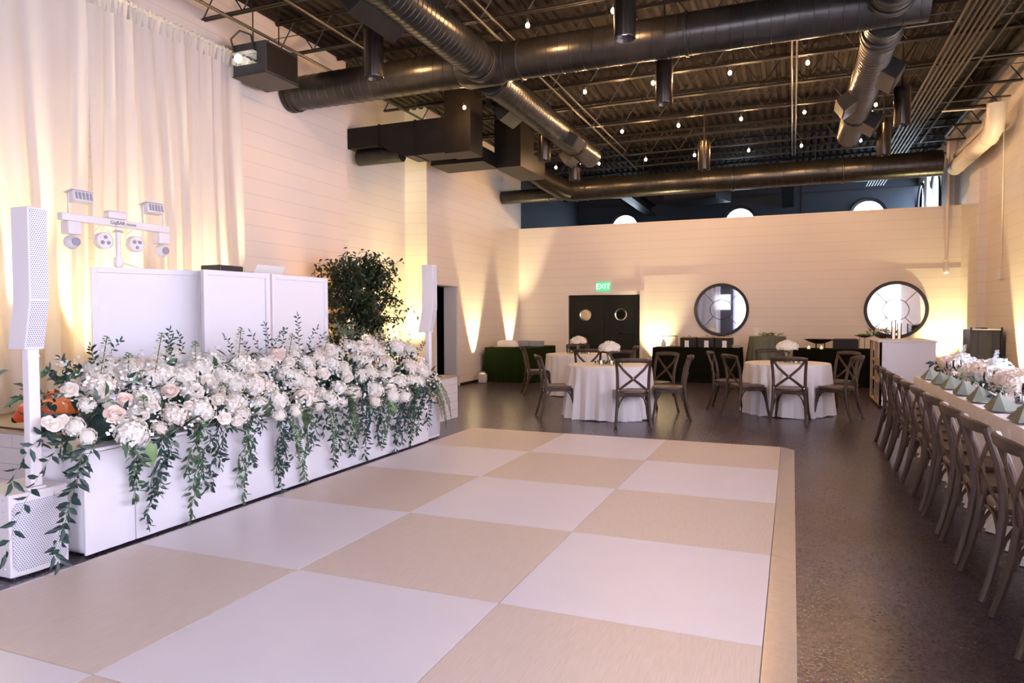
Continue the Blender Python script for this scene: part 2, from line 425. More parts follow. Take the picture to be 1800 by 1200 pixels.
# arched windows in the right wall of the back room
for i, yy in enumerate((10.8, 12.8)):
    t = struct(MB().box(XR + .1, XR + .13, yy, yy + 1.2, 3.3, 5.0).build('window_%d' % (i + 4), 'daypane2', smooth=False))
    b = MB()
    pts = [(XR - .01, yy + .03, 3.3)] + [(XR - .01, yy + .6 - .57 * math.cos(PI * k / 12), 4.4 + .57 * math.sin(PI * k / 12)) for k in range(13)] + [(XR - .01, yy + 1.17, 3.3)]
    b.tube(pts, .04, 6); b.build('window_frame', 'black', t)
# tall side windows: daylight and mullions
for i, c in enumerate(WIN):
    t = struct(MB().box(XR + .22, XR + .24, c - .95, c + .95, .35, 3.3).build('window_%d' % (i + 6), 'daypane', smooth=False))
    b = MB()
    for k in (-.93, -.31, .31, .93): b.box(XR + .14, XR + .18, c + k - .02, c + k + .02, .35, 3.3)
    for z in (.37, 1.1, 1.85, 2.6, 3.28): b.box(XR + .14, XR + .18, c - .95, c + .95, z - .02, z + .02)
    b.build('window_frame', 'trim', t, smooth=False)
# ceiling: corrugated deck
b = MB(); x = -7.3; prof = []
while x < XR + .3:
    prof += [(x, 5.42), (x + .055, 5.42), (x + .075, 5.46), (x + .13, 5.46)]; x += .15
for yy0, yy1 in ((YN - .3, YB + .3),):
    vs = []; fs = []
    for (px_, pz) in prof: vs += [(px_, yy0, pz), (px_, yy1, pz)]
    fs = [(2 * i, 2 * i + 1, 2 * i + 3, 2 * i + 2) for i in range(len(prof) - 1)]
    b.add(vs, fs)
b.box(-7.3, XR + .3, YN - .3, YB + .3, 5.5, 5.6)
struct(b.build('ceiling', 'deck', smooth=False))
# baseboards, doorway trim
struct(MB().box(XL, XL + .012, 5.15, YP, 0, .05).box(XL, XL + .012, 3.8, 4.03, 0, .05).build('baseboard_left', 'blacksteel', smooth=False))
b = MB(); b.box(XL, XL + .02, 4.03, 4.13, 0, 2.19); b.box(XL, XL + .02, 5.05, 5.15, 0, 2.19); b.box(XL, XL + .02, 4.13, 5.05, 2.09, 2.19)
b.box(XL - .3, XL + .001, 5.035, 5.051, 0, 2.09); b.box(XL - .3, XL + .001, 4.13, 5.05, 2.075, 2.091)
struct(b.build('trim_1', 'trim', smooth=False, bevel=.004))
# dark side room beyond the doorway
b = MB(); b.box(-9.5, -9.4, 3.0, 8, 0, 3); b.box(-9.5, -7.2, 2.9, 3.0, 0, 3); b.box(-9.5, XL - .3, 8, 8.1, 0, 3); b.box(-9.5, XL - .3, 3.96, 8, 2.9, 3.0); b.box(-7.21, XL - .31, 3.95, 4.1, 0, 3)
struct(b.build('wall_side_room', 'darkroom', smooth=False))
# double doors
b = MB(); b.box(dx0 - .09, dx0, YP - .03, YP, 0, dz + .1); b.box(dx1, dx1 + .09, YP - .06, YP, 0, dz + .1); b.box(dx0, dx1, YP - .03, YP, dz, dz + .1)
struct(b.build('trim_2', 'trim', smooth=False, bevel=.006))
mid = (dx0 + dx1) / 2
for i, (a, c) in enumerate(((dx0 + .01, mid - .006), (mid + .006, dx1 - .01))):
    t = struct(MB().box(a, c, YP + .02, YP + .065, .01, dz - .01).build('door_%d' % (i + 1), 'door', smooth=False, bevel=.003))
    b = MB()
    for z0, z1 in ((.18, .90), (1.03, 1.85)):
        for (p, q) in (((a + .12, z0), (c - .12, z0)), ((a + .12, z1), (c - .12, z1)), ((a + .12, z0), (a + .12, z1)), ((c - .12, z0), (c - .12, z1))):
            b.box(min(p[0], q[0]) - .012, max(p[0], q[0]) + .012, YP + .008, YP + .02, min(p[1], q[1]) - .012, max(p[1], q[1]) + .012)
    b.build('door_moulding', 'door', t, smooth=False, bevel=.004)
    cx = -4.66 if i == 0 else -3.77
    MB().lathe([(.115, .0), (.15, -.012), (.15, .0), (.12, .015)], 32, (cx, YP + .02, 1.5), 'y', cap=False).build('porthole_ring', 'steel', t)
    MB().lathe([(.001, 0), (.12, 0)], 32, (cx, YP + .016, 1.5), 'y', cap=False).build('porthole_glass', 'mirror', t)
    hx = c - .16 if i == 0 else a + .16
    hb = MB(); hb.lathe([(.035, -.012), (.035, .0)], 16, (cx, YP + .02, 1.06), 'y'); hb.tube([(cx - .06, YP - .03, 1.06), (cx + .06, YP - .03, 1.06)], .012, 8); hb.tube([(cx, YP + .01, 1.06), (cx, YP - .03, 1.06)], .012, 8)
    hb.build('door_handle', 'blacksteel', t)
# exit sign over the doors
t = thing('exit_sign', 'small green lit exit sign on the wall above the black double doors', 'sign', (-4.2, YP - .03, 2.06))
MB().box(-.17, .17, -.012, .012, 0, .24).build('sign_plate', 'exitplate', t, smooth=False, bevel=.004)
cu = bpy.data.curves.new('sign_lettering', 'FONT'); cu.body = 'EXIT'; cu.size = .185; cu.extrude = .003; cu.align_x = 'CENTER'; cu.align_y = 'CENTER'; cu.space_character = .95
cu.materials.append(M['exitgreen']); o = bpy.data.objects.new('sign_lettering', cu); COL.objects.link(o); o.parent = t; o.location = (0, -.018, .12); o.rotation_euler = (PI / 2, 0, 0); to_mesh(o)
MB().box(-.19, .19, -.02, .02, .24, .26).build('sign_housing', 'white_plastic', t, smooth=False)

# ================================================================== DANCE FLOOR
T = 1.22; H = .028
t = thing('dance_floor', 'checkered white and beige wood dance floor laid over the concrete', 'dance floor', (0, 0, 0))
b = MB(); g = .0025
for j in range(8):
    for i in range(3):
        x1 = -i * T - g; x0 = -(i + 1) * T + g; y1 = -j * T - g; y0 = -(j + 1) * T + g
        b.box(x0, x1, y0, y1, .004, H, mi=(0 if (i + j) % 2 == 0 else 1))
b.box(-3 * T, 0, -8 * T, 0, .001, H - .003, mi=2)
b.build('floor_panels', ['wood_lam', 'white_lam', 'seam'], t, smooth=False)
for sx, nm in ((1, 'r'), (-1, 'l')):
    for j in range(4):
        x0 = .002 if sx > 0 else -3 * T - .002; x1 = .135 if sx > 0 else -3 * T - .085
        y1 = 0 if j == 0 else T - j * 2 * T; y0 = T - (j + 1) * 2 * T + .006
        e = MB(); vs = [(x0, y0, H), (x0, y1, H), (x1, y1, .004), (x1, y0, .004), (x0, y0, .0), (x0, y1, 0), (x1, y1, 0), (x1, y0, 0)]
        e.add(vs, [(0, 1, 2, 3), (4, 7, 6, 5), (0, 3, 7, 4), (1, 5, 6, 2), (2, 6, 7, 3), (0, 4, 5, 1)])
        tag(e.build('edge_ramp', 'alu', t, smooth=False, bevel=.0015), 'silver metal edge ramp')

# ================================================================== UPLIGHTS
def uplight(x, y, z, tx, ty, tz, power, label, size=36, col=(1, .84, .43), blend=.5):
    t = thing('uplight', label, 'light', (x, y, z), group='battery uplights around the walls')
    MB().box(-.085, .085, -.06, .06, .0, .20).build('housing', 'white_plastic', t, bevel=.02, seg=3)
    MB().lathe([(.045, .0), (.045, .012), (.001, .006)], 16, (0, 0, .198), cap=False).build('lens', 'fixlens', t)
    MB().tube([(-.10, 0, .06), (-.10, 0, .17), (-.05, 0, .235), (.05, 0, .235), (.10, 0, .17), (.10, 0, .06)], .008, 6).build('yoke', 'white_plastic', t)
    ld = bpy.data.lights.new('uplight_beam', 'SPOT'); ld.energy = power * UPLIGHT; ld.color = col; ld.spot_size = R(size); ld.spot_blend = blend; ld.shadow_soft_size = .03
    lo = bpy.data.objects.new('uplight_beam', ld); COL.objects.link(lo); lo.parent = t; lo.location = (0, 0, .26)
    d = Vector((tx - x, ty - y, tz - z - .26)); lo.rotation_euler = d.to_track_quat('-Z', 'Y').to_euler()
    return t
uplight(-6.2, 5.85, 0, -6.42, 5.80, 3.0, 170, 'white uplight on the floor at the left end of the green-clothed table', 46)
uplight(-6.2, 7.95, 0, -6.42, 7.95, 3.0, 170, 'uplight in the far left corner behind the green-clothed table', 46)
uplight(-2.90, 8.42, 0, -2.92, 8.62, 3.0, 130, 'uplight behind the buffet right of the double doors', 74, blend=.9)
uplight(2.95, 8.26, 0, 2.98, 8.62, 3.0, 100, 'uplight in the far right corner of the hall', 80, blend=.9)
uplight(3.1, 4.4, 0, 3.27, 4.4, 3.0, 200, 'uplight against the right wall beyond the long table', 50)
uplight(-6.72, 3.2, 0, -6.7, 3.8, 3.2, 200, 'uplight in the wall alcove beside the doorway', 60, (1, .80, .22))
uplight(-6.6, 2.0, 0, -6.9, 2.35, 3.0, 160, 'uplight in the wall alcove behind the leafy tree', 50)
uplight(-6.1, -4.35, .6, -6.24, -4.3, 3.2, 200, 'uplight under the drape behind the left column speaker', 60)
uplight(-6.1, -3.2, .6, -6.24, -3.2, 3.2, 160, 'uplight under the drape behind the light bar', 60)
uplight(-6.1, -1.9, .6, -6.24, -1.9, 3.2, 160, 'uplight under the drape behind the laptop', 60)
uplight(-6.15, .45, .6, -6.42, .35, 2.3, 40, 'orange uplight behind the leafy tree', 60, (1, .42, .08))

# lit window in the wall behind the camera (seen in the round mirrors)
t = struct(MB().box(-2.6, .2, YN + .01, YN + .03, .4, 3.4).build('window_11', 'daypane', smooth=False))
MB().box(-2.62, .22, YN + .03, YN + .05, 1.88, 1.92).box(-1.22, -1.18, YN + .03, YN + .05, .4, 3.4).build('window_frame', 'trim', t, smooth=False)
# ================================================================== CHAIRS
def make_chair(label, cat='chair'):
    t = thing('crossback_chair', label, cat)
    b = MB()   # seat: rounded slab
    prof = []
    n = 36; vs = []
    def outline(s_, z):
        o = []
        for j in range(n):
            q = 2 * PI * j / n; c_, s2 = math.cos(q), math.sin(q); e = .55
            x = math.copysign(abs(c_) ** e, c_); y = math.copysign(abs(s2) ** e, s2)
            wd = .215 + .015 * y
            o.append((x * wd * s_, y * .205 * s_, z))
        return o
    rings = [outline(.93, .430), outline(1.0, .436), outline(1.0, .455), outline(.955, .463), outline(.90, .458), outline(.5, .452)]
    for r_ in rings: vs += r_
    fs = [(i * n + j, i * n + (j + 1) % n, (i + 1) * n + (j + 1) % n, (i + 1) * n + j) for i in range(len(rings) - 1) for j in range(n)]
    fs.append(tuple(range(n - 1, -1, -1))); fs.append(tuple(range((len(rings) - 1) * n, len(rings) * n)))
    b.add(vs, fs); b.build('seat', 'chairseat', t)
    for s in (-1, 1):
        pts = [(s * .225, -.285, 0), (s * .218, -.25, .12), (s * .205, -.215, .28), (s * .20, -.195, .44), (s * .20, -.20, .56), (s * .205, -.225, .70), (s * .215, -.262, .81), (s * .218, -.285, .875)]
        MB().tube(pts, [.017, .019, .021, .022, .021, .020, .019, .018], 8).build('leg', 'chair', t)
        pts = [(s * .225, .235, 0), (s * .205, .21, .13), (s * .19, .185, .29), (s * .185, .175, .43)]
        MB().tube(pts, [.016, .018, .020, .021], 8).build('leg', 'chair', t)
    b = MB(); pts = []
    for k in range(11):
        u = -1 + k * .2; pts.append((u * .232, -.268 - .055 * (1 - u * u), .862 + .012 * (1 - u * u)))
    b.sweep(pts, .030, .058, (0, -.25, 1), taper=[.75, .9] + [1] * 7 + [.9, .75]); b.build('top_rail', 'chair', t)
    for s in (-1, 1):
        pts = [(s * .197, -.252, .835), (s * .13, -.262, .745), (s * .02, -.255 - (.008 * s), .64), (-s * .09, -.236, .555), (-s * .185, -.205, .475), (-s * .192, -.20, .455)]
        MB().sweep(pts, .034, .010, (0, 1, .15)).build('cross_slat', 'chair', t)
    MB().lathe([(.007, -.004), (.007, .0), (.001, .003)], 8, (0, -.272, .635), 'y').build('bolt', 'steel', t)
    for s in (-1, 1): MB().lathe([(.007, -.004), (.007, .0), (.001, .003)], 8, (s * .190, -.228, .475), 'y').build('bolt', 'steel', t)
    # bentwood braces under the seat (one loop per side)
    for (a, c_, sx) in (((-.19, -.205), (.19, -.205), 0), ((-.18, .185), (.18, .185), 0), ((-.20, -.205), (-.188, .185), 1), ((.20, -.205), (.188, .185), 1)):
        A = Vector((*a, .24)); B = Vector((*c_, .24)); d = (B - A)
        p = [A, A + d * .05 + Vector((0, 0, .07)), A + d * .14 + Vector((0, 0, .13)), A + d * .28 + Vector((0, 0, .172)), A + d * .5 + Vector((0, 0, .185)), A + d * .72 + Vector((0, 0, .172)), A + d * .86 + Vector((0, 0, .13)), A + d * .95 + Vector((0, 0, .07)), B]
        MB().tube(p, .0105, 6).build('curved_brace', 'chair', t)
    b = MB(); b.box(-.18, .18, .165, .185, .385, .43).box(-.18, .18, -.185, -.165, .385, .43).box(-.195, -.175, -.18, .18, .385, .43).box(.175, .195, -.18, .18, .385, .43)
    b.build('seat_rail', 'chair', t, smooth=False, bevel=.004)
    return t
ch0 = None
def place_chair(x, y, deg, label, group):
    global ch0
    if ch0 is None:
        ch0 = make_chair(label); ch0.location = (x, y, 0); ch0.rotation_euler = (0, 0, R(deg)); ch0['group'] = group
        return ch0
    return dup(ch0, (x, y, 0), R(deg), label, group)
GA, GB, GC = 'chairs around the near left round table', 'chairs around the right round table', 'chairs around the far round table'
place_chair(-1.87, 1.19, 14, 'dark wooden crossback chair at the near left round table, its back to the camera', GA)
place_chair(-3.03, 1.50, -62, 'dark crossback chair on the left side of the near left round table', GA)
place_chair(-1.50, 1.88, 102, 'dark crossback chair on the right side of the near left round table, seat turned left', GA)
place_chair(-1.82, 2.50, 146, 'crossback chair behind the near left round table, on its right', GA)
place_chair(-2.44, 2.80, 184, 'crossback chair directly behind the near left round table and its flowers', GA)
place_chair(.09, 2.24, -6, 'crossback chair at the right round table, its back square to the camera', GB)
place_chair(-.50, 2.52, -58, 'crossback chair at the front left of the right round table', GB)
place_chair(-.80, 3.18, -94, 'crossback chair at the far left of the right round table', GB)
place_chair(.68, 2.68, 66, 'crossback chair at the front right of the right round table, catching blue light', GB)
place_chair(.70, 3.68, 130, 'crossback chair behind the right round table, on its right', GB)
place_chair(-.19, 3.92, 190, 'crossback chair behind the right round table, left of its flowers', GB)
place_chair(-4.28, 4.12, -62, 'crossback chair left of the far round table, beside the green-clothed table', GC)
place_chair(-3.17, 3.62, 14, 'crossback chair in front of the far round table, its back to the camera', GC)
place_chair(-2.88, 4.78, 108, 'crossback chair right of the far round table, against the double doors', GC)
place_chair(-3.88, 5.28, 192, 'crossback chair behind the far round table, hidden partly by its flowers', GC)
LC = [.65, .07, -.46, -.99, -1.46, -1.96, -2.52, -3.12, -3.68, -4.32]
for i, y in enumerate(LC):
    rzj = [1, -2, 1, -1, 2, -1.5, 1, -1, .5, -1][i]
    lab = ('brown crossback chair at the far end of the row along the long table' if i == 0 else
           'brown crossback chair nearest the camera in the row along the long table' if i == 9 else
           'brown crossback chair along the long table, %s from the far end of the row' % ORD[i])
    place_chair(1.28, y, -90 + rzj, lab, 'chairs in the row along the long dining table')

# ================================================================== ROUND TABLES
def cloth(r0, h, flare, nf, seed, n=160, rings=14):
    rnd = random.Random(seed); ph = [rnd.uniform(0, 6.28) for _ in range(5)]
    vs = []; fs = []
    prof = [(0.0, h), (.5, h), (.93, h), (.985, h - .002), (1.0, h - .012)]
    for k, (f, z) in enumerate(prof):
        for j in range(n):
            q = 2 * PI * j / n; vs.append((r0 * max(f, .002) * math.cos(q), r0 * max(f, .002) * math.sin(q), z))
    for k in range(1, rings + 1):
        t = k / rings; z = (h - .012) * (1 - t) + .006
        for j in range(n):
            q = 2 * PI * j / n
            wv = .55 * math.sin(nf * q + ph[0] + .5 * math.sin(2 * q + ph[1])) + .28 * math.sin((nf + 7) * q + ph[2]) + .17 * math.sin(2 * nf * q + ph[3] + t)
            r_ = r0 + (flare * t + .056 * (t ** .7) * wv) + (.02 * math.sin(3 * q + ph[4]) + .012) * t * t
            zz = z + (.012 * math.sin(5 * q + ph[1]) * t if k == rings else 0)
            vs.append((r_ * math.cos(q), r_ * math.sin(q), max(.004, zz)))
    m_ = len(prof) + rings
    fs = [(i * n + j, (i + 1) * n + j, (i + 1) * n + (j + 1) % n, i * n + (j + 1) % n) for i in range(m_ - 1) for j in range(n)]
    b = MB(); b.add(vs, fs); return b
def table_frame(t, r0):
    MB().lathe([(r0 - .01, .715), (r0, .72), (r0, .737), (r0 - .01, .742)], 40).build('tabletop', 'woodtan', t)
    for k in range(4):
        q = PI / 4 + k * PI / 2
        MB().tube([(.42 * math.cos(q), .42 * math.sin(q), 0), (.40 * math.cos(q), .40 * math.sin(q), .72)], .014, 8).build('leg', 'blacksteel', t)
TB = [(-2.36, 1.86, 'near left', 11), (.03, 3.12, 'right', 12), (-3.62, 4.52, 'far', 13)]
for (x, y, nm, sd) in TB:
    t = thing('round_table', '%s round dining table hidden under its white cloth' % nm, 'table', (x, y, 0), 0, 'round dining tables'); table_frame(t, .595)
    o = cloth(.603, .750, .035, 21, sd).build('tablecloth', 'linen', loc=(x, y, 0))
    tag(o, 'floor-length white cloth draped over the %s round table' % nm, 'tablecloth', 'white round tablecloths')

# ---------------------------------------------------------------- flower heads
def hydrangea(seed, n=70, r_=1.0):
    """unit ball of four-petal florets; local +z is outward"""
    rnd = random.Random(seed); b = MB(); b.sphere((0, 0, -.05), .80, 14, 8, (1, 1, .8), mi=0)
    for i in range(n):
        z = 1 - 1.45 * (i + .5) / n; rr_ = math.sqrt(max(0, 1 - z * z)); q = i * 2.39996 + rnd.uniform(-.2, .2)
        nrm = Vector((rr_ * math.cos(q), rr_ * math.sin(q), z)); k = rnd.uniform(.9, 1.04)
        c = Vector((nrm.x, nrm.y, nrm.z * .82)) * k
        nrm = (nrm + Vector((rnd.uniform(-.35, .35), rnd.uniform(-.35, .35), rnd.uniform(-.35, .35)))).normalized()
        a = nrm.orthogonal().normalized(); a.rotate(Matrix.Rotation(rnd.uniform(0, 6), 3, nrm)); c_ = nrm.cross(a)
        s = rnd.uniform(.16, .22)
        for p in range(4):
            d = a if p == 0 else c_ if p == 1 else -a if p == 2 else -c_
            e = nrm.cross(d)
            o = c - nrm * .03
            b.add([o, o + d * s * .55 + e * s * .42 + nrm * .05, o + d * s * 1.02 + nrm * rnd.uniform(0, .07), o + d * s * .55 - e * s * .42 + nrm * .05], [(0, 3, 2, 1)], 0)
    return b
def rose(seed):
    rnd = random.Random(seed); b = MB()
    for ring, (np_, rad, hh, open_) in enumerate(((3, .15, .70, .0), (4, .32, .68, .04), (5, .52, .58, .12), (6, .72, .42, .24), (5, .86, .22, .34))):
        for p in range(np_):
            q0 = 2 * PI * p / np_ + ring * .7 + rnd.uniform(-.1, .1); wd = 2 * PI / np_ * .75
            vs = []; nu, nv = 5, 4
            for iv in range(nv + 1):
                v = iv / nv
                for iu in range(nu + 1):
                    u = iu / nu * 2 - 1; q = q0 + u * wd * (.55 + .45 * math.sin(PI * min(1, v * .8 + .15)))
                    r__ = rad * (.45 + .6 * v ** .7) + open_ * v ** 3 * (1 - .35 * u * u)
                    z = -.35 + (hh + .35) * v - open_ * .55 * v ** 4 - .1 * u * u * v
                    vs.append((r__ * math.cos(q), r__ * math.sin(q), z))
            fs = [(iv * (nu + 1) + iu, iv * (nu + 1) + iu + 1, (iv + 1) * (nu + 1) + iu + 1, (iv + 1) * (nu + 1) + iu) for iv in range(nv) for iu in range(nu)]
            b.add(vs, fs)
    b.sphere((0, 0, .0), .62, 14, 8, (1, 1, .72)); b.sphere((0, 0, .38), .17, 10, 6, (1, 1, 1.5)); return b
_src = {}
def flower_mesh(kind, k, mats):
    key = (kind, k, tuple(mats))
    if key not in _src:
        mb = hydrangea(100 + k) if kind == 'h' else rose(200 + k)
        o = mb.build('bloom', mats, smooth=(kind == 'r')); _src[key] = o.data; bpy.data.objects.remove(o)
    return _src[key]
def bloom(name, kind, k, mats, parent, loc, s, nrm, flat=1.0):
    o = bpy.data.objects.new(name, flower_mesh(kind, k, mats)); COL.objects.link(o); o.parent = parent
    o.location = loc; q = Vector(nrm).to_track_quat('Z', 'Y'); o.rotation_mode = 'QUATERNION'; o.rotation_quaternion = q @ Euler((0, 0, random.uniform(0, 6))).to_quaternion(); o.scale = (s, s, s * flat)
    return o
def sprig(b, p, d, L, nl, lw, sag=.0, rnd=random, spread=.9, mi_s=0, mi_l=1, ll=None, sr=.002, bend=0):
    """stem with alternate leaves, drooping by sag (m)"""
    p = Vector(p); d = Vector(d).normalized(); pts = []
    side = Vector((rnd.uniform(-.1, .1), rnd.uniform(-.1, .1), 0))
    for k in range(9):
        t = k / 8; pts.append(p + d * L * t + Vector((0, 0, -sag * t * t)) + side * L * math.sin(t * 5) * .6 + Vector((0, bend * L * t * t, 0)))
    b.tube(pts, [sr * (1 - .6 * k / 8) for k in range(9)], 4, cap=False, mi=mi_s)
    for i in range(nl):
        t = (i + 1) / (nl + .3); f = t * 8; k = min(7, int(f)); q = pts[k].lerp(pts[k + 1], f - k); tg = (pts[k + 1] - pts[k]).normalized()
        o = tg.orthogonal(); o.rotate(Matrix.Rotation(i * 2.4 + rnd.uniform(-.4, .4), 3, tg))
        dd = tg * .6 + o * spread
        l_ = (ll or lw * 2.6) * rnd.uniform(.7, 1.15)
        b.leaf(q, dd, l_, lw * rnd.uniform(.8, 1.15), tg.cross(o) + Vector((rnd.uniform(-.6, .6), rnd.uniform(-.6, .6), rnd.uniform(-.6, .6))), mi=mi_l)
    q = pts[-1]; b.leaf(q, pts[-1] - pts[-2], (ll or lw * 2.6), lw, (1, .2, .3), mi=mi_l)

# centrepieces on the round tables: hydrangea ball on a vase, with greenery and votives
for ti, (x, y, nm, sd) in enumerate(TB):
    t = thing('hydrangea_centrepiece', 'round white hydrangea centrepiece in a glass vase on the %s round table' % nm, 'flowers', (x, y, .751), 0, 'hydrangea centrepieces')
    MB().lathe([(.03, 0), (.05, .004), (.048, .03), (.03, .06), (.028, .11), (.045, .155), (.043, .155), (.025, .11), (.027, .06), (.045, .032), (.02, .008)], 20, cap=False).build('vase', 'glass', t)
    b = MB()
    for k in range(6): b.tube([(.01 * math.cos(k), .01 * math.sin(k), .01), (.05 * math.cos(k), .05 * math.sin(k), .19)], .003, 5)
    b.build('stems', 'stem', t)
    for k, (ox, oy, oz, s) in enumerate(((-.06, -.01, .245, .095), (.065, .01, .25, .10), (0, .06, .25, .095), (0, -.055, .24, .09), (0, 0, .275, .09))):
        bloom('hydrangea_head', 'h', k % 3, ('petal', 'petalcream'), t, (ox, oy, oz), s, (ox * 5, oy * 5, .8), .85)
    t2 = thing('greenery_wreath', 'low ring of leaves and white blooms on the %s round table' % nm, 'greenery', (x, y, .751), 0, 'greenery rings on the round tables')
    b = MB(); rnd = random.Random(30 + ti)
    for k in range(15):
        q = k * 2 * PI / 15; sprig(b, (.09 * math.cos(q), .09 * math.sin(q), .02), (math.cos(q + .8), math.sin(q + .8), .12), .13, 6, .016, rnd=rnd)
    b.build('leaves', ['stem', 'leaf2'], t2)
    for k in range(4):
        q = k * 1.6 + .4; bloom('white_rose', 'r', k % 2, ('petalcream',), t2, (.13 * math.cos(q), .13 * math.sin(q), .035), .028, (math.cos(q), math.sin(q), .8))
    for k in range(3):
        q = -1.9 + k * .75 + ti; vx, vy = x + .2 * math.cos(q), y + .2 * math.sin(q)
        v = thing('votive_candle', 'lit votive candle in a glass, %s beside the flowers of the %s round table' % (['left', 'middle', 'right'][k], nm), 'candle', (vx, vy, .751), 0, 'votives on the round tables')
        MB().lathe([(.024, 0), (.03, .002), (.033, .065), (.031, .065), (.028, .006), (.001, .005)], 16, cap=False).build('votive_glass', 'glass', v)
        MB().lathe([(.027, .006), (.028, .032), (.001, .033)], 16, cap=False).build('wax', 'wax', v)
        MB().sphere((0, 0, .045), .006, 8, 6, (1, 1, 1.8)).build('flame', 'candle', v)

# ================================================================== LONG TABLE
t = thing('long_dining_table', 'long banquet table under white cloth at the right wall', 'table', (1.78, -2.2, 0))
MB().box(-.37, .37, -3.7, 3.3, .715, .742).build('tabletop', 'woodtan', t, smooth=False)
for yy in (-3.5, -1.2, 1.1, 3.1):
    for xx in (-.3, .3): MB().tube([(xx, yy, 0), (xx, yy, .715)], .015, 8).build('leg', 'blacksteel', t)
# cloth: rounded rectangular outline, hem on the floor
def long_cloth():
    x0, x1, y0, y1 = -.385, .385, -3.72, 3.32; per = []
    rr_ = .05
    def seg(a, c_, n): return [(a[0] + (c_[0] - a[0]) * i / n, a[1] + (c_[1] - a[1]) * i / n) for i in range(n)]
    per += [(p, (-1, 0)) for p in seg((x0, y1 - rr_), (x0, y0 + rr_), 420)]
    per += [((x0 + rr_ - rr_ * math.cos(a), y0 + rr_ - rr_ * math.sin(a)), (-math.cos(a), -math.sin(a))) for a in [i * PI / 16 for i in range(8)]]
    per += [(p, (0, -1)) for p in seg((x0 + rr_, y0), (x1 - rr_, y0), 40)]
    per += [((x1 - rr_ + rr_ * math.sin(a), y0 + rr_ - rr_ * math.cos(a)), (math.sin(a), -math.cos(a))) for a in [i * PI / 16 for i in range(8)]]
    per += [(p, (1, 0)) for p in seg((x1, y0 + rr_), (x1, y1 - rr_), 420)]
    per += [((x1 - rr_ + rr_ * math.cos(a), y1 - rr_ + rr_ * math.sin(a)), (math.cos(a), math.sin(a))) for a in [i * PI / 16 for i in range(8)]]
    per += [(p, (0, 1)) for p in seg((x1 - rr_, y1), (x0 + rr_, y1), 40)]
    per += [((x0 + rr_ - rr_ * math.sin(a), y1 - rr_ + rr_ * math.cos(a)), (-math.sin(a), math.cos(a))) for a in [i * PI / 16 for i in range(8)]]
    n = len(per); vs = []; fs = []; S = 0; arc = []
    for i in range(n):
        p = per[i][0]; q = per[(i + 1) % n][0]; arc.append(S); S += math.hypot(p[0] - q[0], p[1] - q[1])
    ringsz = [(.0, .752), (0.0, .752), (.004, .742)] + [(None, k / 12) for k in range(1, 13)]
    for ri, (f, z) in enumerate(ringsz):
        for i, ((px_, py), (nx, ny)) in enumerate(per):
            a = arc[i] * 2 * PI
            if f is not None:
                if ri == 0: vs.append((px_ * .9, py * .985, z))
                else: vs.append((px_ + nx * f, py + ny * f, z))
            else:
                tt = z; zz = .742 * (1 - tt) + .006
                wv = .5 * math.sin(a * 4.3 + .8 * math.sin(a * .7)) + .3 * math.sin(a * 7.7 + 1) + .2 * math.sin(a * 11.9)
                off = .006 + .02 * tt + .028 * tt ** .8 * wv + (.05 + .03 * math.sin(a * 3.1)) * max(0, tt - .9) * 10 * .8
                vs.append((px_ + nx * off, py + ny * off, max(.004, zz)))
    fs = [(i * n + j, (i + 1) * n + j, (i + 1) * n + (j + 1) % n, i * n + (j + 1) % n) for i in range(len(ringsz) - 1) for j in range(n)]
    fs.append(tuple(range(n)))
    b = MB(); b.add(vs, fs); return b
tag(long_cloth().build('tablecloth', 'linen', loc=(1.78, -2.2, 0)), 'floor-length white cloth along the long dining table at right', 'tablecloth')
# napkins (folded tents), glasses and plates
def make_napkin():
    t = thing('folded_napkin', 'x', 'napkin')
    b = MB()   # tent: triangular prism leaning, open hollow underneath, double fold on the left edge
    for k, (dz, dx) in enumerate(((0, 0), (.006, -.006))):
        p = [(-.115 + dx, -.12, .003), (-.115 + dx, .12, .003), (.11, .0, .003), (-.045 + dx, 0, .115 + dz)]
        q = [(-.04, -.13, .003), (-.04, .13, .003)]
        b.add([p[0], p[1], p[3], q[0], q[1], p[2]], [(0, 2, 1), (0, 3, 2), (1, 2, 4), (3, 5, 2), (4, 2, 5)])
    b.build('napkin_fold', 'napkin', t, smooth=False, bevel=.003)
    return t
def make_wine():
    t = thing('wine_glass', 'x', 'glass')
    MB().lathe([(.034, 0), (.034, .002), (.005, .006), (.004, .08), (.012, .09), (.034, .12), (.038, .15), (.032, .195), (.0305, .195), (.036, .15), (.032, .122), (.01, .094), (.001, .092)], 20, cap=False).build('bowl_and_stem', 'glass', t)
    return t
def make_plate():
    t = thing('place_plate', 'x', 'plate')
    MB().lathe([(.001, .002), (.08, .002), (.13, .012), (.132, .015), (.08, .008), (.001, .007)], 32, cap=False).build('plate_body', 'white', t)
    return t
nap, wine, plate = make_napkin(), make_wine(), make_plate()
NY = [.55, -.03, -.50, -1.03, -1.56, -2.12, -2.72, -3.3, -3.9]
NL = ['at the far end of the long table', 'second from the far end of the long table', 'third from the far end of the long table', 'fourth from the far end of the long table', 'fifth from the far end of the long table', 'sixth from the long table\'s far end', 'seventh from the far end of the long table', 'eighth from the far end of the long table', 'nearest the camera on the long table']
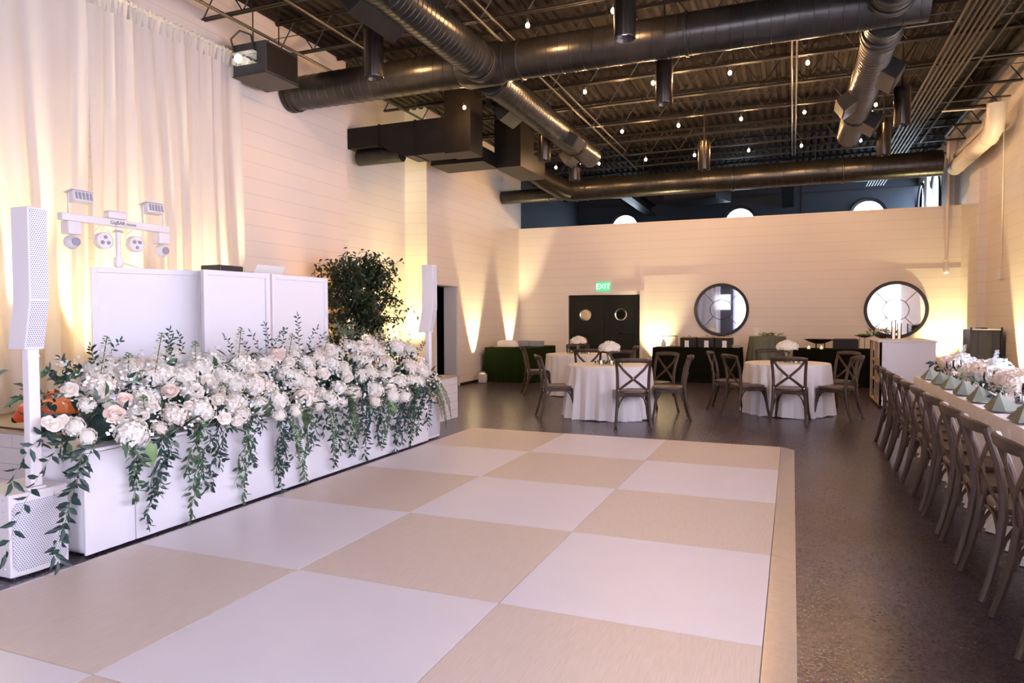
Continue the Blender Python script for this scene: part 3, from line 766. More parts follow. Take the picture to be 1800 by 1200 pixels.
for i, y in enumerate(NY):
    L = [(1.52, 'the row of chairs side', nap, 'sage green napkin folded to a tent, %s', 'folded sage napkins', 0)]
    if i < 7:
        for (proto, x, dy, lb, g) in ((plate, 1.52, .0, 'white plate under the napkin %s', 'plates on the long table'), (nap, 1.52, 0, 'sage green napkin folded to a tent, %s', 'folded sage napkins on the long table'),
                              (wine, 1.67, .12, 'wine glass by the napkin %s', 'stemmed glasses on the long table')):
            zz = .753 if proto is not nap else .765
            if proto.get('label') == 'x':
                proto.location = (x, y + dy, zz); proto['label'] = lb % NL[i]; proto['group'] = g; proto.rotation_euler = (0, 0, 0)
            else: dup(proto, (x, y + dy, zz), random.uniform(-.06, .06), lb % NL[i], g)
# water goblets further in (second glass of each setting)
for i, y in enumerate(NY[:7]):
    dup(wine, (1.72, y + .02, .753), .3, 'larger water glass by the napkin %s' % NL[i], 'stemmed water glasses on the long table').scale = (1.15, 1.15, 1.1)
# low flower arrangements down the middle
AR = [(1.80, .95), (1.79, -.40), (1.80, -1.48), (1.80, -2.6)]
AN = ['at the far end', 'second from the far end', 'in front of the black case', 'nearest the camera']
for ai, (x, y) in enumerate(AR):
    t = thing('table_flower_arrangement', 'low blush and white flower arrangement on the long table, %s' % AN[ai], 'flowers', (x, y, .753), 0, 'flower arrangements on the long table')
    MB().lathe([(.05, 0), (.075, .01), (.08, .09), (.077, .09), (.07, .012), (.001, .008)], 20, cap=False).build('glass_bowl', 'glass', t)
    rnd = random.Random(70 + ai)
    for k in range(9):
        q = k * 2.4 + ai; rr_ = .06 + .15 * (k / 9); zz = .20 - .4 * rr_ + .03 * rnd.random()
        cream = ('petalblush', 'petalblush') if k % 3 == 0 or (q % 6.28 > 2.2 and q % 6.28 < 4.6) else ('petal', 'petal') if k % 3 == 1 else ('petalblue', 'petal')
        bloom('hydrangea_head', 'h', k % 3, cream, t, (rr_ * .9 * math.cos(q), rr_ * 1.35 * math.sin(q), zz), rnd.uniform(.075, .115), (math.cos(q), math.sin(q), 1.1))
    for k in range(7):
        q = k * .9 + ai; bloom('rose', 'r', k % 2, ('petalblue',) if k % 2 else ('petal',), t, (.13 * math.cos(q), .2 * math.sin(q), .10 + .1 * rnd.random()), .042, (math.cos(q), math.sin(q), .6))
    for k in range(1):
        b = MB(); q = k * 2.1 + .5; base = Vector((.05 * math.cos(q), .1 * math.sin(q), .2)); d = Vector((.25 * math.cos(q), .4 * math.sin(q), 1)).normalized()
        b.tube([base, base + d * .17], .004, 5, mi=0)
        for j in range(30):
            tt = j / 30; c = base + d * (.17 * tt); a = d.orthogonal(); a.rotate(Matrix.Rotation(j * 2.4, 3, d))
            for q_ in range(3):
                a2 = a.copy(); a2.rotate(Matrix.Rotation(q_ * .5 - .5, 3, d)); b.leaf(c, a2 + d * (.2 + .3 * q_), .036 * (1 - .4 * tt), .03 * (1 - .5 * tt), d, mi=1)
        b.build('stock_spike', ['stem', 'petalblue'], t)
    b = MB()
    for k in range(26):
        q = k * .75; sprig(b, (.08 * math.cos(q), .12 * math.sin(q), .09), (math.cos(q), 1.3 * math.sin(q), rnd.uniform(-.1, .7)), .2, 6, .024, .04, rnd)
    b.build('greenery', ['stem', 'leaf2' if ai % 2 else 'leaf'], t)
def hurricane(x, y, z, h, label, r_=.045, ch=.09):
    t = thing('hurricane_candle', label, 'candle', (x, y, z), 0, 'candles in clear glass cylinders')
    MB().lathe([(.001, .003), (r_, .003), (r_, h), (r_ - .003, h), (r_ - .003, .006), (.001, .006)], 24, cap=False).build('glass_cylinder', 'glass', t)
    MB().lathe([(.025, .006), (.025, ch), (.001, ch - .004)], 16, cap=False).build('pillar_candle', 'wax', t)
    MB().sphere((0, 0, ch + .014), .006, 8, 6, (1, 1, 2.0)).build('flame', 'candle', t)
hurricane(1.93, .12, .753, .26, 'glass hurricane candle on the long table, left one in front of the black case', .05, .12)
hurricane(2.03, .16, .753, .26, 'glass hurricane candle on the long table, right one in front of the black case', .05, .15)
hurricane(1.95, -.95, .753, .24, 'glass hurricane candle on the long table between the second and third arrangements', .05, .13)
hurricane(2.06, -1.0, .753, .30, 'tall glass hurricane candle at the right edge beside the nearest flowers', .05, .12)
hurricane(1.86, 1.28, .753, .22, 'slim glass candle holder at the far end of the long table', .03, .14)

# ================================================================== BAR, CASE, BUFFETS
t = thing('portable_bar', 'white portable bar cabinet with an open shelved side beyond the long table', 'bar', (1.36, 4.15, 0))
MB().box(.0, .76, 0, .03, .04, 1.03).build('front_panel', 'white', t, smooth=False, bevel=.004)
MB().box(.73, .76, .03, 1.35, .04, 1.03).build('side_panel', 'white', t, smooth=False, bevel=.004)
MB().box(-.02, .78, -.02, 1.37, 1.03, 1.06).build('bar_top', 'white', t, smooth=False, bevel=.006)
for (a, c) in ((0, .05), (1.30, 1.35), (.62, .66)): MB().box(0, .04, a, c, .04, 1.03).build('frame_post', 'woodtan', t, smooth=False, bevel=.003)
for z in (.04, .38, .70): MB().box(.005, .73, .03, 1.33, z, z + .02).build('shelf', 'woodtan', t, smooth=False, bevel=.002)
for (a, c) in ((.05, .05), (.7, .05), (.05, 1.28), (.7, 1.28)): MB().sphere((a, c, .021), .02, 10, 6).build('caster', 'black', t)
def flower_bowl(x, y, z):
    t = thing('flower_bowl', 'arrangement of white and yellow flowers at the back left of the bar', 'flowers', (x, y, z))
    MB().lathe([(.04, 0), (.10, .03), (.15, .07), (.145, .07), (.09, .035), (.001, .01)], 24, cap=False).build('bowl', 'bronzeframe', t)
    rnd = random.Random(5)
    for k in range(7): q = k * .9; bloom('rose', 'r', k % 2, ('petalcream',), t, (.09 * math.cos(q), .09 * math.sin(q), .1 + .04 * rnd.random()), .04, (math.cos(q), math.sin(q), 1))
    b = MB()
    for k in range(18): q = k * .7; sprig(b, (.05 * math.cos(q), .05 * math.sin(q), .07), (math.cos(q), math.sin(q), rnd.uniform(.1, 1)), .18, 6, .02, .02, rnd)
    b.build('greenery', ['stem', 'leaf2'], t)
flower_bowl(1.52, 5.28, 1.06)
hurricane(1.64, 4.9, 1.06, .30, 'tall glass candle cylinder on the white bar, left one', .035, .20)
hurricane(1.74, 5.05, 1.06, .26, 'tall glass candle cylinder on the white bar, right one', .035, .16)
t = thing('road_case', 'black and grey wheeled equipment case standing by the right wall', 'case', (3.0, 5.55, 0))
MB().box(-.21, .21, -.3, .3, .10, 1.21).build('case_body', 'greypaint', t, smooth=False, bevel=.02)
for sx in (-1, 1):
    MB().box(sx * .21 - .014, sx * .21 + .014, -.32, -.29, .1, 1.25).build('edge_post', 'black', t, smooth=False, bevel=.005)
    MB().box(sx * .10 - .012, sx * .10 + .012, -.312, -.299, .14, 1.19).build('front_strap', 'black', t, smooth=False)
    for sy in (-1, 1): MB().lathe([(.05, -.015), (.05, .015)], 16, (sx * .17, sy * .24, .05), 'x').build('caster', 'black', t)
MB().box(-.20, .20, -.31, -.29, 1.205, 1.225).build('top_bar', 'steel', t, smooth=False)
MB().box(-.05, .04, -.2, .2, 1.21, 1.245).build('top_latch', 'black', t, smooth=False, bevel=.005)

def box_cloth(x0, x1, y0, y1, h, mt, label, nm='draped_buffet_table', seed=1, flare=.02):
    t = thing(nm, label, 'table', ((x0 + x1) / 2, (y0 + y1) / 2, 0))
    rnd = random.Random(seed); hx, hy = (x1 - x0) / 2, (y1 - y0) / 2; per = []
    N = 50
    for (a, c, nr) in (((-hx, -hy), (hx, -hy), (0, -1)), ((hx, -hy), (hx, hy), (1, 0)), ((hx, hy), (-hx, hy), (0, 1)), ((-hx, hy), (-hx, -hy), (-1, 0))):
        for i in range(N): per.append((a[0] + (c[0] - a[0]) * i / N, a[1] + (c[1] - a[1]) * i / N, nr))
    n = len(per); vs = []; K = [h] + [h * (1 - k / 8) for k in range(9)]
    ph = rnd.uniform(0, 6)
    for ri, z in enumerate(K):
        for i, (px_, py, nr) in enumerate(per):
            tt = 0 if ri == 0 else (ri - 1) / 8
            off = flare * tt + .022 * tt * (math.sin(i * .55 + ph) * .7 + math.sin(i * 1.31) * .4)
            if ri == 0: off = 0
            cx = max(-1, min(1, px_ / hx)); cy = max(-1, min(1, py / hy))
            nx = cx if abs(cx) > .97 else nr[0]; ny = cy if abs(cy) > .97 else nr[1]
            vs.append((px_ + nx * off, py + ny * off, max(.004, z)))
    fs = [(i * n + j, (i + 1) * n + j, (i + 1) * n + (j + 1) % n, i * n + (j + 1) % n) for i in range(len(K) - 1) for j in range(n)] + [tuple(range(n))]
    b = MB(); b.add(vs, fs); b.build('linen_drape', mt, t)
    MB().box(-hx + .02, hx - .02, -hy + .02, hy - .02, h - .03, h - .004).build('tabletop', 'woodtan', t, smooth=False)
    return t
box_cloth(-2.80, -.92, 7.55, 8.30, .76, 'blackcloth', 'black-draped buffet table below the left round mirror', seed=2)
box_cloth(.12, 1.62, 7.55, 8.30, .76, 'blackcloth', 'black-draped buffet table between the sage table and the white bar', seed=3)
box_cloth(-6.28, -5.10, 6.15, 7.6, .77, 'greendark', 'dark green draped table in the far left corner', seed=4)
# tall sage round table
t = thing('sage_cocktail_table', 'sage green draped table between the two black buffets', 'table', (-.40, 8.02, 0)); 
o = cloth(.375, 1.01, .10, 11, 21).build('linen_drape', 'sage', t)
MB().lathe([(.36, .985), (.36, 1.0)], 32).build('tabletop', 'woodtan', t); MB().tube([(0, 0, 0), (0, 0, .985)], .03, 10).build('pedestal', 'blacksteel', t)
# chafing boxes on the left buffet
for i, x in enumerate((-1.98, -1.60, -1.22)):
    wch = ['left', 'middle', 'right'][i]
    t = thing('chafing_box', '%s black warming box with a copper lid on the left buffet' % wch, 'food warmer', (x - .06, 7.9, .762), 0, 'warming boxes on the buffet')
    MB().box(-.175, .175, -.2, .2, 0, .21).build('box_body', 'blacksteel', t, smooth=False, bevel=.006)
    MB().box(-.155, .155, -.18, .18, .21, .235).build('lid', 'gold', t, bevel=.01); MB().sphere((0, 0, .25), .014, 8, 6).build('lid_knob', 'black', t)
    c = thing('menu_card', 'small white menu card standing before the %s warming box' % wch, 'card', (x - .06 + (.02 if i else -.02), 7.64, .762), 0, 'menu cards on the buffet')
    MB().box(-.045, .045, -.003, .003, 0, .155).build('card_sheet', 'paper', c, smooth=False); MB().box(-.03, .03, -.012, .02, 0, .012).build('card_foot', 'black', c, smooth=False)
t = thing('plate_stack', 'stack of white plates at the right end of the left buffet', 'plates', (-1.03, 7.75, .762))
b = MB()
for k in range(5): b.lathe([(.06, .012 * k), (.10, .012 * k + .012), (.095, .012 * k + .014)], 24)
b.build('plates', 'white', t)
t = thing('serving_riser', 'thin black metal serving stand at the left end of the left buffet', 'stand', (-2.47, 7.9, .762))
MB().box(-.19, .17, -.12, .12, .24, .252).build('stand_shelf', 'blacksteel', t, smooth=False)
for sx in (-.15, .15):
    for sy in (-.1, .1): MB().tube([(sx, sy, 0), (sx, sy, .24)], .006, 6).build('leg', 'blacksteel', t)
t = thing('white_carafe', 'small white bottle standing under the serving stand', 'bottle', (-2.58, 7.72, .762))
MB().lathe([(.04, 0), (.055, .02), (.055, .09), (.025, .14), (.02, .18)], 18).build('bottle_body', 'white', t)
t = thing('table_sign', 'upright white card on the sage green table', 'sign', (-.62, 7.95, 1.012))
MB().box(-.05, .05, -.004, .004, 0, .19).build('sign_sheet', 'paper', t, smooth=False); MB().box(-.04, .04, -.02, .03, 0, .012).build('sign_foot', 'woodtan', t, smooth=False)
t = thing('greenery_garland', 'low greenery with white blooms lying on the sage green table', 'greenery', (-.36, 7.95, 1.012)); rnd = random.Random(8); b = MB()
for k in range(16): sprig(b, (-.15 + .02 * k, rnd.uniform(-.05, .05), .01), (rnd.uniform(-1, 1), rnd.uniform(-1, .3), .3), .12, 6, .018, 0, rnd)
b.build('leaves', ['stem', 'leaf2'], t)
for k in range(3): bloom('white_rose', 'r', k % 2, ('petalcream',), t, (-.1 + k * .12, -.04, .035), .026, (0, -.5, 1))
t = thing('fire_bowl', 'wide shallow black bowl on a stand on the right buffet', 'bowl', (.62, 7.9, .762))
MB().lathe([(.08, .105), (.20, .15), (.29, .195), (.30, .20), (.285, .20), (.19, .16), (.001, .115)], 36, cap=False).build('bowl', 'blacksteel', t)
for k in range(3):
    q = k * 2.1; MB().box(-.012, .012, -.012, .012, 0, .12, M4=Matrix.Translation((.11 * math.cos(q), .11 * math.sin(q), 0))).build('leg', 'blacksteel', t, smooth=False)
for k, x in enumerate((.42, .66)):
    v = thing('small_votive', 'small lit candle under the wide black bowl, %s one' % ('left', 'right')[k], 'candle', (x, 7.66, .762), 0, 'candles under the black bowl')
    MB().lathe([(.03, 0), (.032, .05), (.001, .035)], 14, cap=False).build('votive_glass', 'wax', v); MB().sphere((0, 0, .055), .006, 8, 6, (1, 1, 1.8)).build('flame', 'candle', v)
t = thing('black_display_box', 'dark square box standing on the right buffet', 'box', (1.12, 7.9, .762))
MB().box(-.23, .23, -.2, .2, 0, .20).build('box_body', 'blacksteel', t, smooth=False, bevel=.006); MB().box(-.21, .21, -.18, .18, .2, .212).build('box_lid', 'blacksteel', t, smooth=False)
t = thing('fruit_stand', 'metal stand with a shallow dish of fruit at the right end of the buffet', 'stand', (1.47, 7.85, .762))
for sx in (-.1, .0, .1): MB().tube([(sx, -.05, 0), (sx, -.05, .24)], .006, 6).build('leg', 'blacksteel', t)
MB().lathe([(.05, .24), (.20, .29), (.19, .29), (.001, .25)], 28, cap=False).build('dish', 'bronzeframe', t)
b = MB(); rnd = random.Random(9)
for k in range(12): q = k * 2.4; b.sphere((.022 * math.sqrt(k) * 1.6 * math.cos(q), .022 * math.sqrt(k) * 1.6 * math.sin(q), .295), .024, 8, 6)
tag(b.build('fruit', 'leaf3', t), kind='stuff')
# things on the green table
t = thing('white_cloth_bundle', 'rounded bundle of white fabric on the dark green table', 'cloth', (-5.88, 6.5, .772))
b = MB(); vs = []; n = 28; m_ = 10; rnd = random.Random(3)
for i in range(m_ + 1):
    for j in range(n):
        a = PI / 2 * i / m_; q = 2 * PI * j / n; r_ = math.cos(a) ** .5 * (1 + .07 * math.sin(5 * q + 2 * a) + .05 * math.sin(11 * q + i))
        vs.append((.25 * r_ * math.cos(q), .17 * r_ * math.sin(q), .15 * math.sin(a) ** .8 * (1 + .05 * math.sin(7 * q))))
b.add(vs, [(i * n + j, i * n + (j + 1) % n, (i + 1) * n + (j + 1) % n, (i + 1) * n + j) for i in range(m_) for j in range(n)]); b.build('fabric', 'linen', t)
MB().box(-.26, .26, -.18, .18, 0, .012).build('tray', 'gold', t, smooth=False)
for k, (x, y) in enumerate(((-5.62, 6.95), (-5.33, 6.95))):
    t = thing('grey_storage_box', 'grey fabric box on the dark green table, %s one' % ('left', 'right')[k], 'box', (x, y, .772), 0, 'grey boxes on the green table')
    MB().box(-.135, .135, -.12, .12, 0, .115).build('box_body', 'greybin', t, smooth=False, bevel=.008); MB().box(-.14, .14, -.125, .125, .10, .125).build('box_lid', 'greybin', t, smooth=False, bevel=.004)

# ================================================================== MIRRORS, PIPES ON WALLS
def round_mirror(x, z, label):
    yb = YP - .019
    t = thing('round_mirror', label, 'mirror', (x, yb, z), 0, 'round mirrors on the partition')
    MB().lathe([(.535, -.012), (.545, -.045), (.59, -.05), (.605, -.035), (.605, .0), (.535, .0)], 56, (0, 0, 0), 'y', cap=False).build('mirror_frame', 'bronzeframe', t)
    MB().lathe([(.001, -.014), (.54, -.014)], 56, (0, 0, 0), 'y', cap=False).build('mirror_glass', 'mirror', t)
    MB().tube([(.245 * math.cos(2 * PI * k / 40), -.018, .225 * math.sin(2 * PI * k / 40)) for k in range(40)], .007, 6, closed=True).build('inner_ring', 'bronzeframe', t)
    for k in range(4):
        q = PI / 4 + k * PI / 2; MB().tube([(.25 * math.cos(q) * .97, -.018, .235 * math.sin(q) * .97), (.54 * math.cos(q), -.018, .54 * math.sin(q))], .007, 6).build('spoke', 'bronzeframe', t)
round_mirror(-1.42, 1.60, 'round dark-framed mirror left of the sage table, above the warming boxes')
round_mirror(2.115, 1.57, 'round dark-framed mirror above the white bar, reflecting pale drapes')
t = thing('sprinkler_riser', 'cream pipe running down the partition to a small alarm bell', 'pipe', (3.0, 8.50, 2.3))
MB().tube([(0, 0, .28), (0, 0, 2.8)], .032, 12).build('pipe', 'warmduct', t)
MB().lathe([(.055, .25), (.06, .27), (.06, .28)], 16).build('collar', 'warmduct', t)
MB().lathe([(.02, 0), (.05, .03), (.06, .12), (.04, .17), (.03, .25)], 18).build('bell', 'white_plastic', t)
t = thing('wall_junction_box', 'small white box at the foot of the conduit on the right wall', 'electrical box', (3.27, 5.54, 2.03))
MB().box(-.05, 0, -.07, .07, 0, .16).build('box_body', 'white_plastic', t, smooth=False, bevel=.008)
MB().tube([(-.02, 0, .16), (-.02, 0, 2.55), (-.06, -.02, 2.72), (-.2, -.05, 2.78), (-.9, -.05, 2.8)], .012, 8).build('conduit', 'warmduct', t)
# cream duct on the right wall
t = thing('cream_wall_duct', 'cream painted duct bracketed high on the right wall', 'duct', (2.99, 6.3, 4.3))
MB().tube([(0, 1.5, 0), (0, -1.05, 0), (0, -1.3, .06), (0, -1.42, .22), (0, -1.45, .42)], .135, 20).build('duct_tube', 'warmduct', t)
for k in range(3): MB().tube([(.14 * math.cos(a * PI / 8), -1.0 + k * 1.1, .14 * math.sin(a * PI / 8)) for a in range(16)], .008, 6, closed=True).build('joint_ring', 'warmduct', t)
MB().box(-.05, .05, -.9, 1.4, .17, .24).build('tray', 'warmduct', t, smooth=False)
for y in (-.7, .2, 1.1): MB().tube([(0, y, .1), (0, y, .4)], .006, 6).build('hanger_rod', 'warmduct', t)
# ================================================================== STAGE AND DRAPE
b = MB(); b.box(XL, -4.36, -4.65, .95, 0, .585); o = b.build('trim_stage_base', 'brick', smooth=False); struct(o)
struct(MB().box(XL, -4.34, -4.67, .97, .585, .60).build('floor_stage_top', 'stagetop', smooth=False))
# ivory pipe-and-drape along the left wall
t = thing('wall_drape', 'tall sheer ivory drape hanging in front of the left wall', 'curtain', (-6.25, -1.2, .6))
rnd = random.Random(4)
def drape(y0, y1, z0, z1, amp, per, seed, step=.022, rows=26, ax='y', top=.05):
    rd = random.Random(seed); n = int(abs(y1 - y0) / step); vs = []; p1, p2, p3 = [rd.uniform(0, 6) for _ in range(3)]
    for r_ in range(rows + 1):
        v = r_ / rows; z = z0 + (z1 - z0) * v
        for i in range(n + 1):
            y = y0 + (y1 - y0) * i / n
            warp = .09 * math.sin(y * 2.1 + v * 1.7 + p1) + .05 * math.sin(y * 5.3 - v * 2.2 + p2)
            a = 2 * PI * (y + warp) / per
            f = math.sin(a) * .6 + .3 * math.sin(a * 1.73 + p2 + v) + .25 * math.sin(a * .37 + p3)
            k = amp * (.45 + .55 * (1 - v) ** .6)
            x = f * k
            if v > .985: x = .03 * math.sin(a * 3.1)
            vs.append((x, y, z))
    fs = [(r_ * (n + 1) + i, r_ * (n + 1) + i + 1, (r_ + 1) * (n + 1) + i + 1, (r_ + 1) * (n + 1) + i) for r_ in range(rows) for i in range(n)]
    b_ = MB(); b_.add(vs, fs); return b_
drape(-2.0, 0, .01, 4.05, .050, .23, 1).build('drape_panel', 'curtain', t)
drape(-7.5, -2.03, .01, 4.05, .055, .30, 2).build('drape_panel', 'curtain', t)
b = MB(); ym = 0   # gathered ruffle over the top rail
n = 420; vs = []
for r_ in range(5):
    for i in range(n + 1):
        y = -7.5 * i / n; a = i * .9
        vs.append((.035 * math.cos(r_ / 4 * PI) + .012 * math.sin(a * 2.3), y, 4.03 + .055 * math.sin(r_ / 4 * PI) + .012 * math.sin(a * 1.7 + r_)))
b.add(vs, [(r_ * (n + 1) + i, r_ * (n + 1) + i + 1, (r_ + 1) * (n + 1) + i + 1, (r_ + 1) * (n + 1) + i) for r_ in range(4) for i in range(n)])
b.build('gathered_heading', 'curtain', t); MB().tube([(0, .05, 4.05), (0, -7.5, 4.05)], .018, 8).build('top_rail', 'alu', t)
for yy in (-.08, -3.0): MB().tube([(-.1, yy, 0), (-.1, yy, 4.05)], .02, 8).build('upright_pole', 'alu', t)
# sheer drapes at the side windows and behind the camera
for i, c in enumerate(WIN):
    t = thing('window_drape', 'white sheer drape over the side window %s' % ['farthest behind the camera', 'behind the camera', 'beside the camera', 'just ahead of the camera', 'nearest the long table'][i], 'curtain', (XR - .14, c + 1.1, 0), 0, 'sheer drapes over the side windows')
    drape(-2.35, 0, .03, 4.2, .05, .24, 20 + i, .04, 8).build('drape_panel', 'windrape', t)

# ================================================================== BOOTH FRONT
t = thing('white_booth_front', 'long low white booth wall carrying the flowers beside the dance floor', 'booth')
MB().box(-4.22, -3.80, -5.13, -.95, .01, .63).build('booth_body', 'white_panel', t, smooth=False, bevel=.035, seg=4)
for (a, c) in ((-5.14, -4.80), (-4.795, -3.52), (-3.515, -2.2), (-2.195, -.95)):
    MB().box(-3.80, -3.785, a, c - .003, .015, .625).build('front_board', 'white_panel', t, smooth=False, bevel=.003)
MB().box(-4.24, -3.775, -5.15, -.94, .63, .65).build('top_board', 'white_panel', t, smooth=False, bevel=.004)
# folding panels behind the flowers
for i, (p, q) in enumerate((((-5.10, -4.09), (-4.66, -3.37)), ((-4.50, -3.51), (-4.41, -2.81)), ((-4.405, -2.79), (-4.385, -1.98)))):
    P, Q = Vector((*p, 0)), Vector((*q, 0)); L = (Q - P).length; an = math.atan2(Q.y - P.y, Q.x - P.x)
    if i > 0: P.x -= 0
    t = thing('facade_panel', '%s white framed screen panel standing behind the flowers' % ['largest, leftmost', 'middle', 'right-hand'][i], 'screen panel', (P.x - (.0 if i == 0 else .03), P.y, .6), an, 'white framed facade panels')
    Hh = 1.245
    MB().box(.04, L - .04, .004, .014, .04, Hh - .045).build('scrim', 'white', t, smooth=False)
    b = MB(); b.box(0, .045, -.02, .02, 0, Hh).box(L - .045, L, -.02, .02, 0, Hh).box(.045, L - .045, -.02, .02, Hh - .045, Hh).box(.045, L - .045, -.02, .02, 0, .045)
    b.build('frame', 'white', t, smooth=False, bevel=.003)
# equipment desk behind the panels
t = thing('equipment_desk', 'white desk behind the framed panels', 'desk', (-5.05, -2.5, .6))
MB().box(-.28, .28, -.95, .95, 1.20, 1.235).build('desk_top', 'white', t, smooth=False, bevel=.004)
for sx in (-.24, .24):
    for sy in (-.9, .9): MB().box(sx - .02, sx + .02, sy - .02, sy + .02, 0, 1.2).build('leg', 'white', t, smooth=False)
t = thing('laptop', 'silver laptop open on the desk behind the middle panel', 'laptop', (-5.0, -2.26, 1.836), R(90))
MB().box(-.17, .17, -.12, .12, 0, .016).build('keyboard_base', 'alu', t, smooth=False, bevel=.004)
MB().box(-.21, .21, -.004, .004, 0, .145, M4=Matrix.Translation((0, -.05, .01)) @ Matrix.Rotation(R(28), 4, 'X')).build('display_lid', 'paper', t, smooth=False, bevel=.004)
t = thing('black_controller', 'small black electronic box on the desk behind the panels', 'controller', (-5.0, -2.81, 1.836))
MB().box(-.12, .12, -.15, .15, 0, .10).build('controller_body', 'black', t, smooth=False, bevel=.01); MB().lathe([(.01, .1), (.01, .112)], 10, (.05, .08, 0)).build('knob', 'alu', t)

# ================================================================== SPEAKERS
def column_speaker(y, label, l2):
    t = thing('subwoofer', l2, 'speaker', (-3.975, y - .015, 0), 0, 'white subwoofers on the floor')
    # body: slightly bowed front (front faces +x)
    b = MB(); W2, Hs = .165, .47; prof = []
    for i in range(9): u = -1 + i / 4; prof.append((.145 + .02 * (1 - u * u), u * W2))
    pts = [(-.24, -W2)] + prof + [(-.24, W2)]; n = len(pts)
    b.add([(x, yy, .012) for x, yy in pts] + [(x, yy, Hs) for x, yy in pts], [tuple(range(n - 1, -1, -1)), tuple(range(n, 2 * n))] + [(i, (i + 1) % n, n + (i + 1) % n, n + i) for i in range(n)])
    b.build('cabinet', 'white_plastic', t, smooth=False, bevel=.008)
    b = MB(); vs = []; rows = [(.045, .80), (.075, .93), (.39, .93), (.425, .80)]
    for z, k in rows:
        for i in range(9):
            u = (-1 + i / 4) * k; vs.append((.149 + .02 * (1 - u * u) + .002, u * W2, z))
    b.add(vs, [(r_ * 9 + i, r_ * 9 + i + 1, (r_ + 1) * 9 + i + 1, (r_ + 1) * 9 + i) for r_ in range(3) for i in range(8)]); tag(b.build('grille', 'grille', t), 'white perforated metal grille')
    b = MB()
    for z in (.06, .14, .22, .30, .38, .44): b.sphere((.10, -W2 - .001, z), .006, 8, 4)
    b.build('screws', 'alu', t)
    MB().box(.06, .13, -.05, .05, Hs, Hs + .012).build('pole_socket', 'white_plastic', t, smooth=False)
    for sx in (-.2, .12):
        for sy in (-.13, .13): MB().lathe([(.015, 0), (.015, .013)], 10, (sx, sy, 0)).build('foot', 'black', t)
    t = thing('column_speaker', label, 'speaker', (-3.895, y, Hs + .012), 0, 'white column speakers')
    MB().box(-.028, .028, -.032, .032, 0, .79).build('pole', 'white_plastic', t, smooth=False, bevel=.006)
    # array cabinet: upper part upright, lower part angled back
    def cab(b_, x0, x1, w2, mi=0):
        prof = [(0, .775, -.055), (0, 1.05, 0), (0, 1.57, .0)]
        vs = []
        for (_, z, dx) in prof: vs += [(x0 + dx, -w2, z), (x1 + dx, -w2, z), (x1 + dx, w2, z), (x0 + dx, w2, z)]
        fs = [(0, 3, 2, 1), (8, 9, 10, 11)] + [(k * 4 + i, k * 4 + (i + 1) % 4, (k + 1) * 4 + (i + 1) % 4, (k + 1) * 4 + i) for k in range(2) for i in range(4)]
        b_.add(vs, fs, mi)
    b = MB(); cab(b, -.055, .09, .055); b.build('array_cabinet', 'white_plastic', t, smooth=False, bevel=.006)
    b = MB(); vs = []
    for z, dx in ((.79, -.052), (1.048, -.0005)): vs += [(.0925 + dx, -.05, z), (.0925 + dx, .05, z)]
    vs2 = [(.0925, -.05, 1.056), (.0925, .05, 1.056), (.0925, -.05, 1.56), (.0925, .05, 1.56)]
    b.add(vs, [(0, 1, 3, 2)]); b.add(vs2, [(0, 1, 3, 2)]); tag(b.build('grille', 'grille', t, smooth=False), 'white perforated metal grille')
    MB().box(-.07, -.05, -.03, .03, 1.12, 1.22).build('rear_clamp', 'white_plastic', t, smooth=False, bevel=.004)
column_speaker(-5.36, 'tall white column speaker at the left edge, nearest the camera', 'white subwoofer on the floor under the left column speaker')
column_speaker(-.74, 'tall white column speaker at the far end of the flower booth', 'white subwoofer at the far end of the white booth')

# ================================================================== LIGHT BAR
t = thing('stage_light_bar', 'white bar of party lights on a stand in front of the ivory drape', 'stage lights', (-5.2, -3.76, .6))
MB().box(-.03, .03, -.49, .49, 1.605, 1.665).build('crossbar', 'white_plastic', t, smooth=False, bevel=.006)
MB().tube([(0, 0, .35), (0, 0, 1.6)], .02, 12).build('pole', 'white_plastic', t)
MB().lathe([(.035, 1.27), (.04, 1.30), (.035, 1.35)], 14).build('pole_collar', 'white_plastic', t)
for k in range(3):
    q = k * 2 * PI / 3 + .4; MB().tube([(0, 0, .75), (.42 * math.cos(q), .42 * math.sin(q), .015)], .013, 8).build('leg', 'white_plastic', t)
MB().tube([(.0, .0, 1.31), (.06, .10, 1.28), (.2, .35, 1.15)], .008, 6).build('brace', 'white_plastic', t)
MB().lathe([(.05, -.02), (.02, .0)], 8, (0, 0, 1.58)).build('mount', 'white_plastic', t)
for s in (-1, 1):     # derby effects on top
    g_ = MB(); T4 = Matrix.Translation((0, s * .33 + .01, 1.80)) @ Matrix.Rotation(R(-12), 4, 'Y')
    g_.box(-.045, .045, -.085, .085, -.04, .045, M4=T4); d = g_.build('derby_light', 'white_plastic', t, bevel=.012)
    MB().box(-.06, .05, -.09, .09, .047, .055, M4=T4).build('hood', 'white_plastic', d, smooth=False)
    b = MB()
    for k in range(5): b.box(.046, .05, -.07 + k * .03, -.052 + k * .03, -.028, .03, M4=T4)
    b.build('lens_slots', 'lace', d, smooth=False)
    b = MB()
    for e in (-.1, .1): b.box(-.008, .008, s * .33 + .01 + e - .003, s * .33 + .01 + e + .003, 1.665, 1.82)
    b.build('yoke', 'white_plastic', d, smooth=False)
for s in (-.40, .42):  # small moving heads hanging at the ends
    d = MB().box(-.05, .05, s - .055, s + .055, 1.50, 1.603).build('moving_head', 'white_plastic', t, smooth=False, bevel=.01)
    MB().sphere((.0, s, 1.44), .058, 16, 10).build('lamp_ball', 'white_plastic', d); MB().lathe([(.03, .05), (.034, .062), (.001, .06)], 16, (0, s, 1.44), 'x', cap=False).build('lens', 'lace', d)
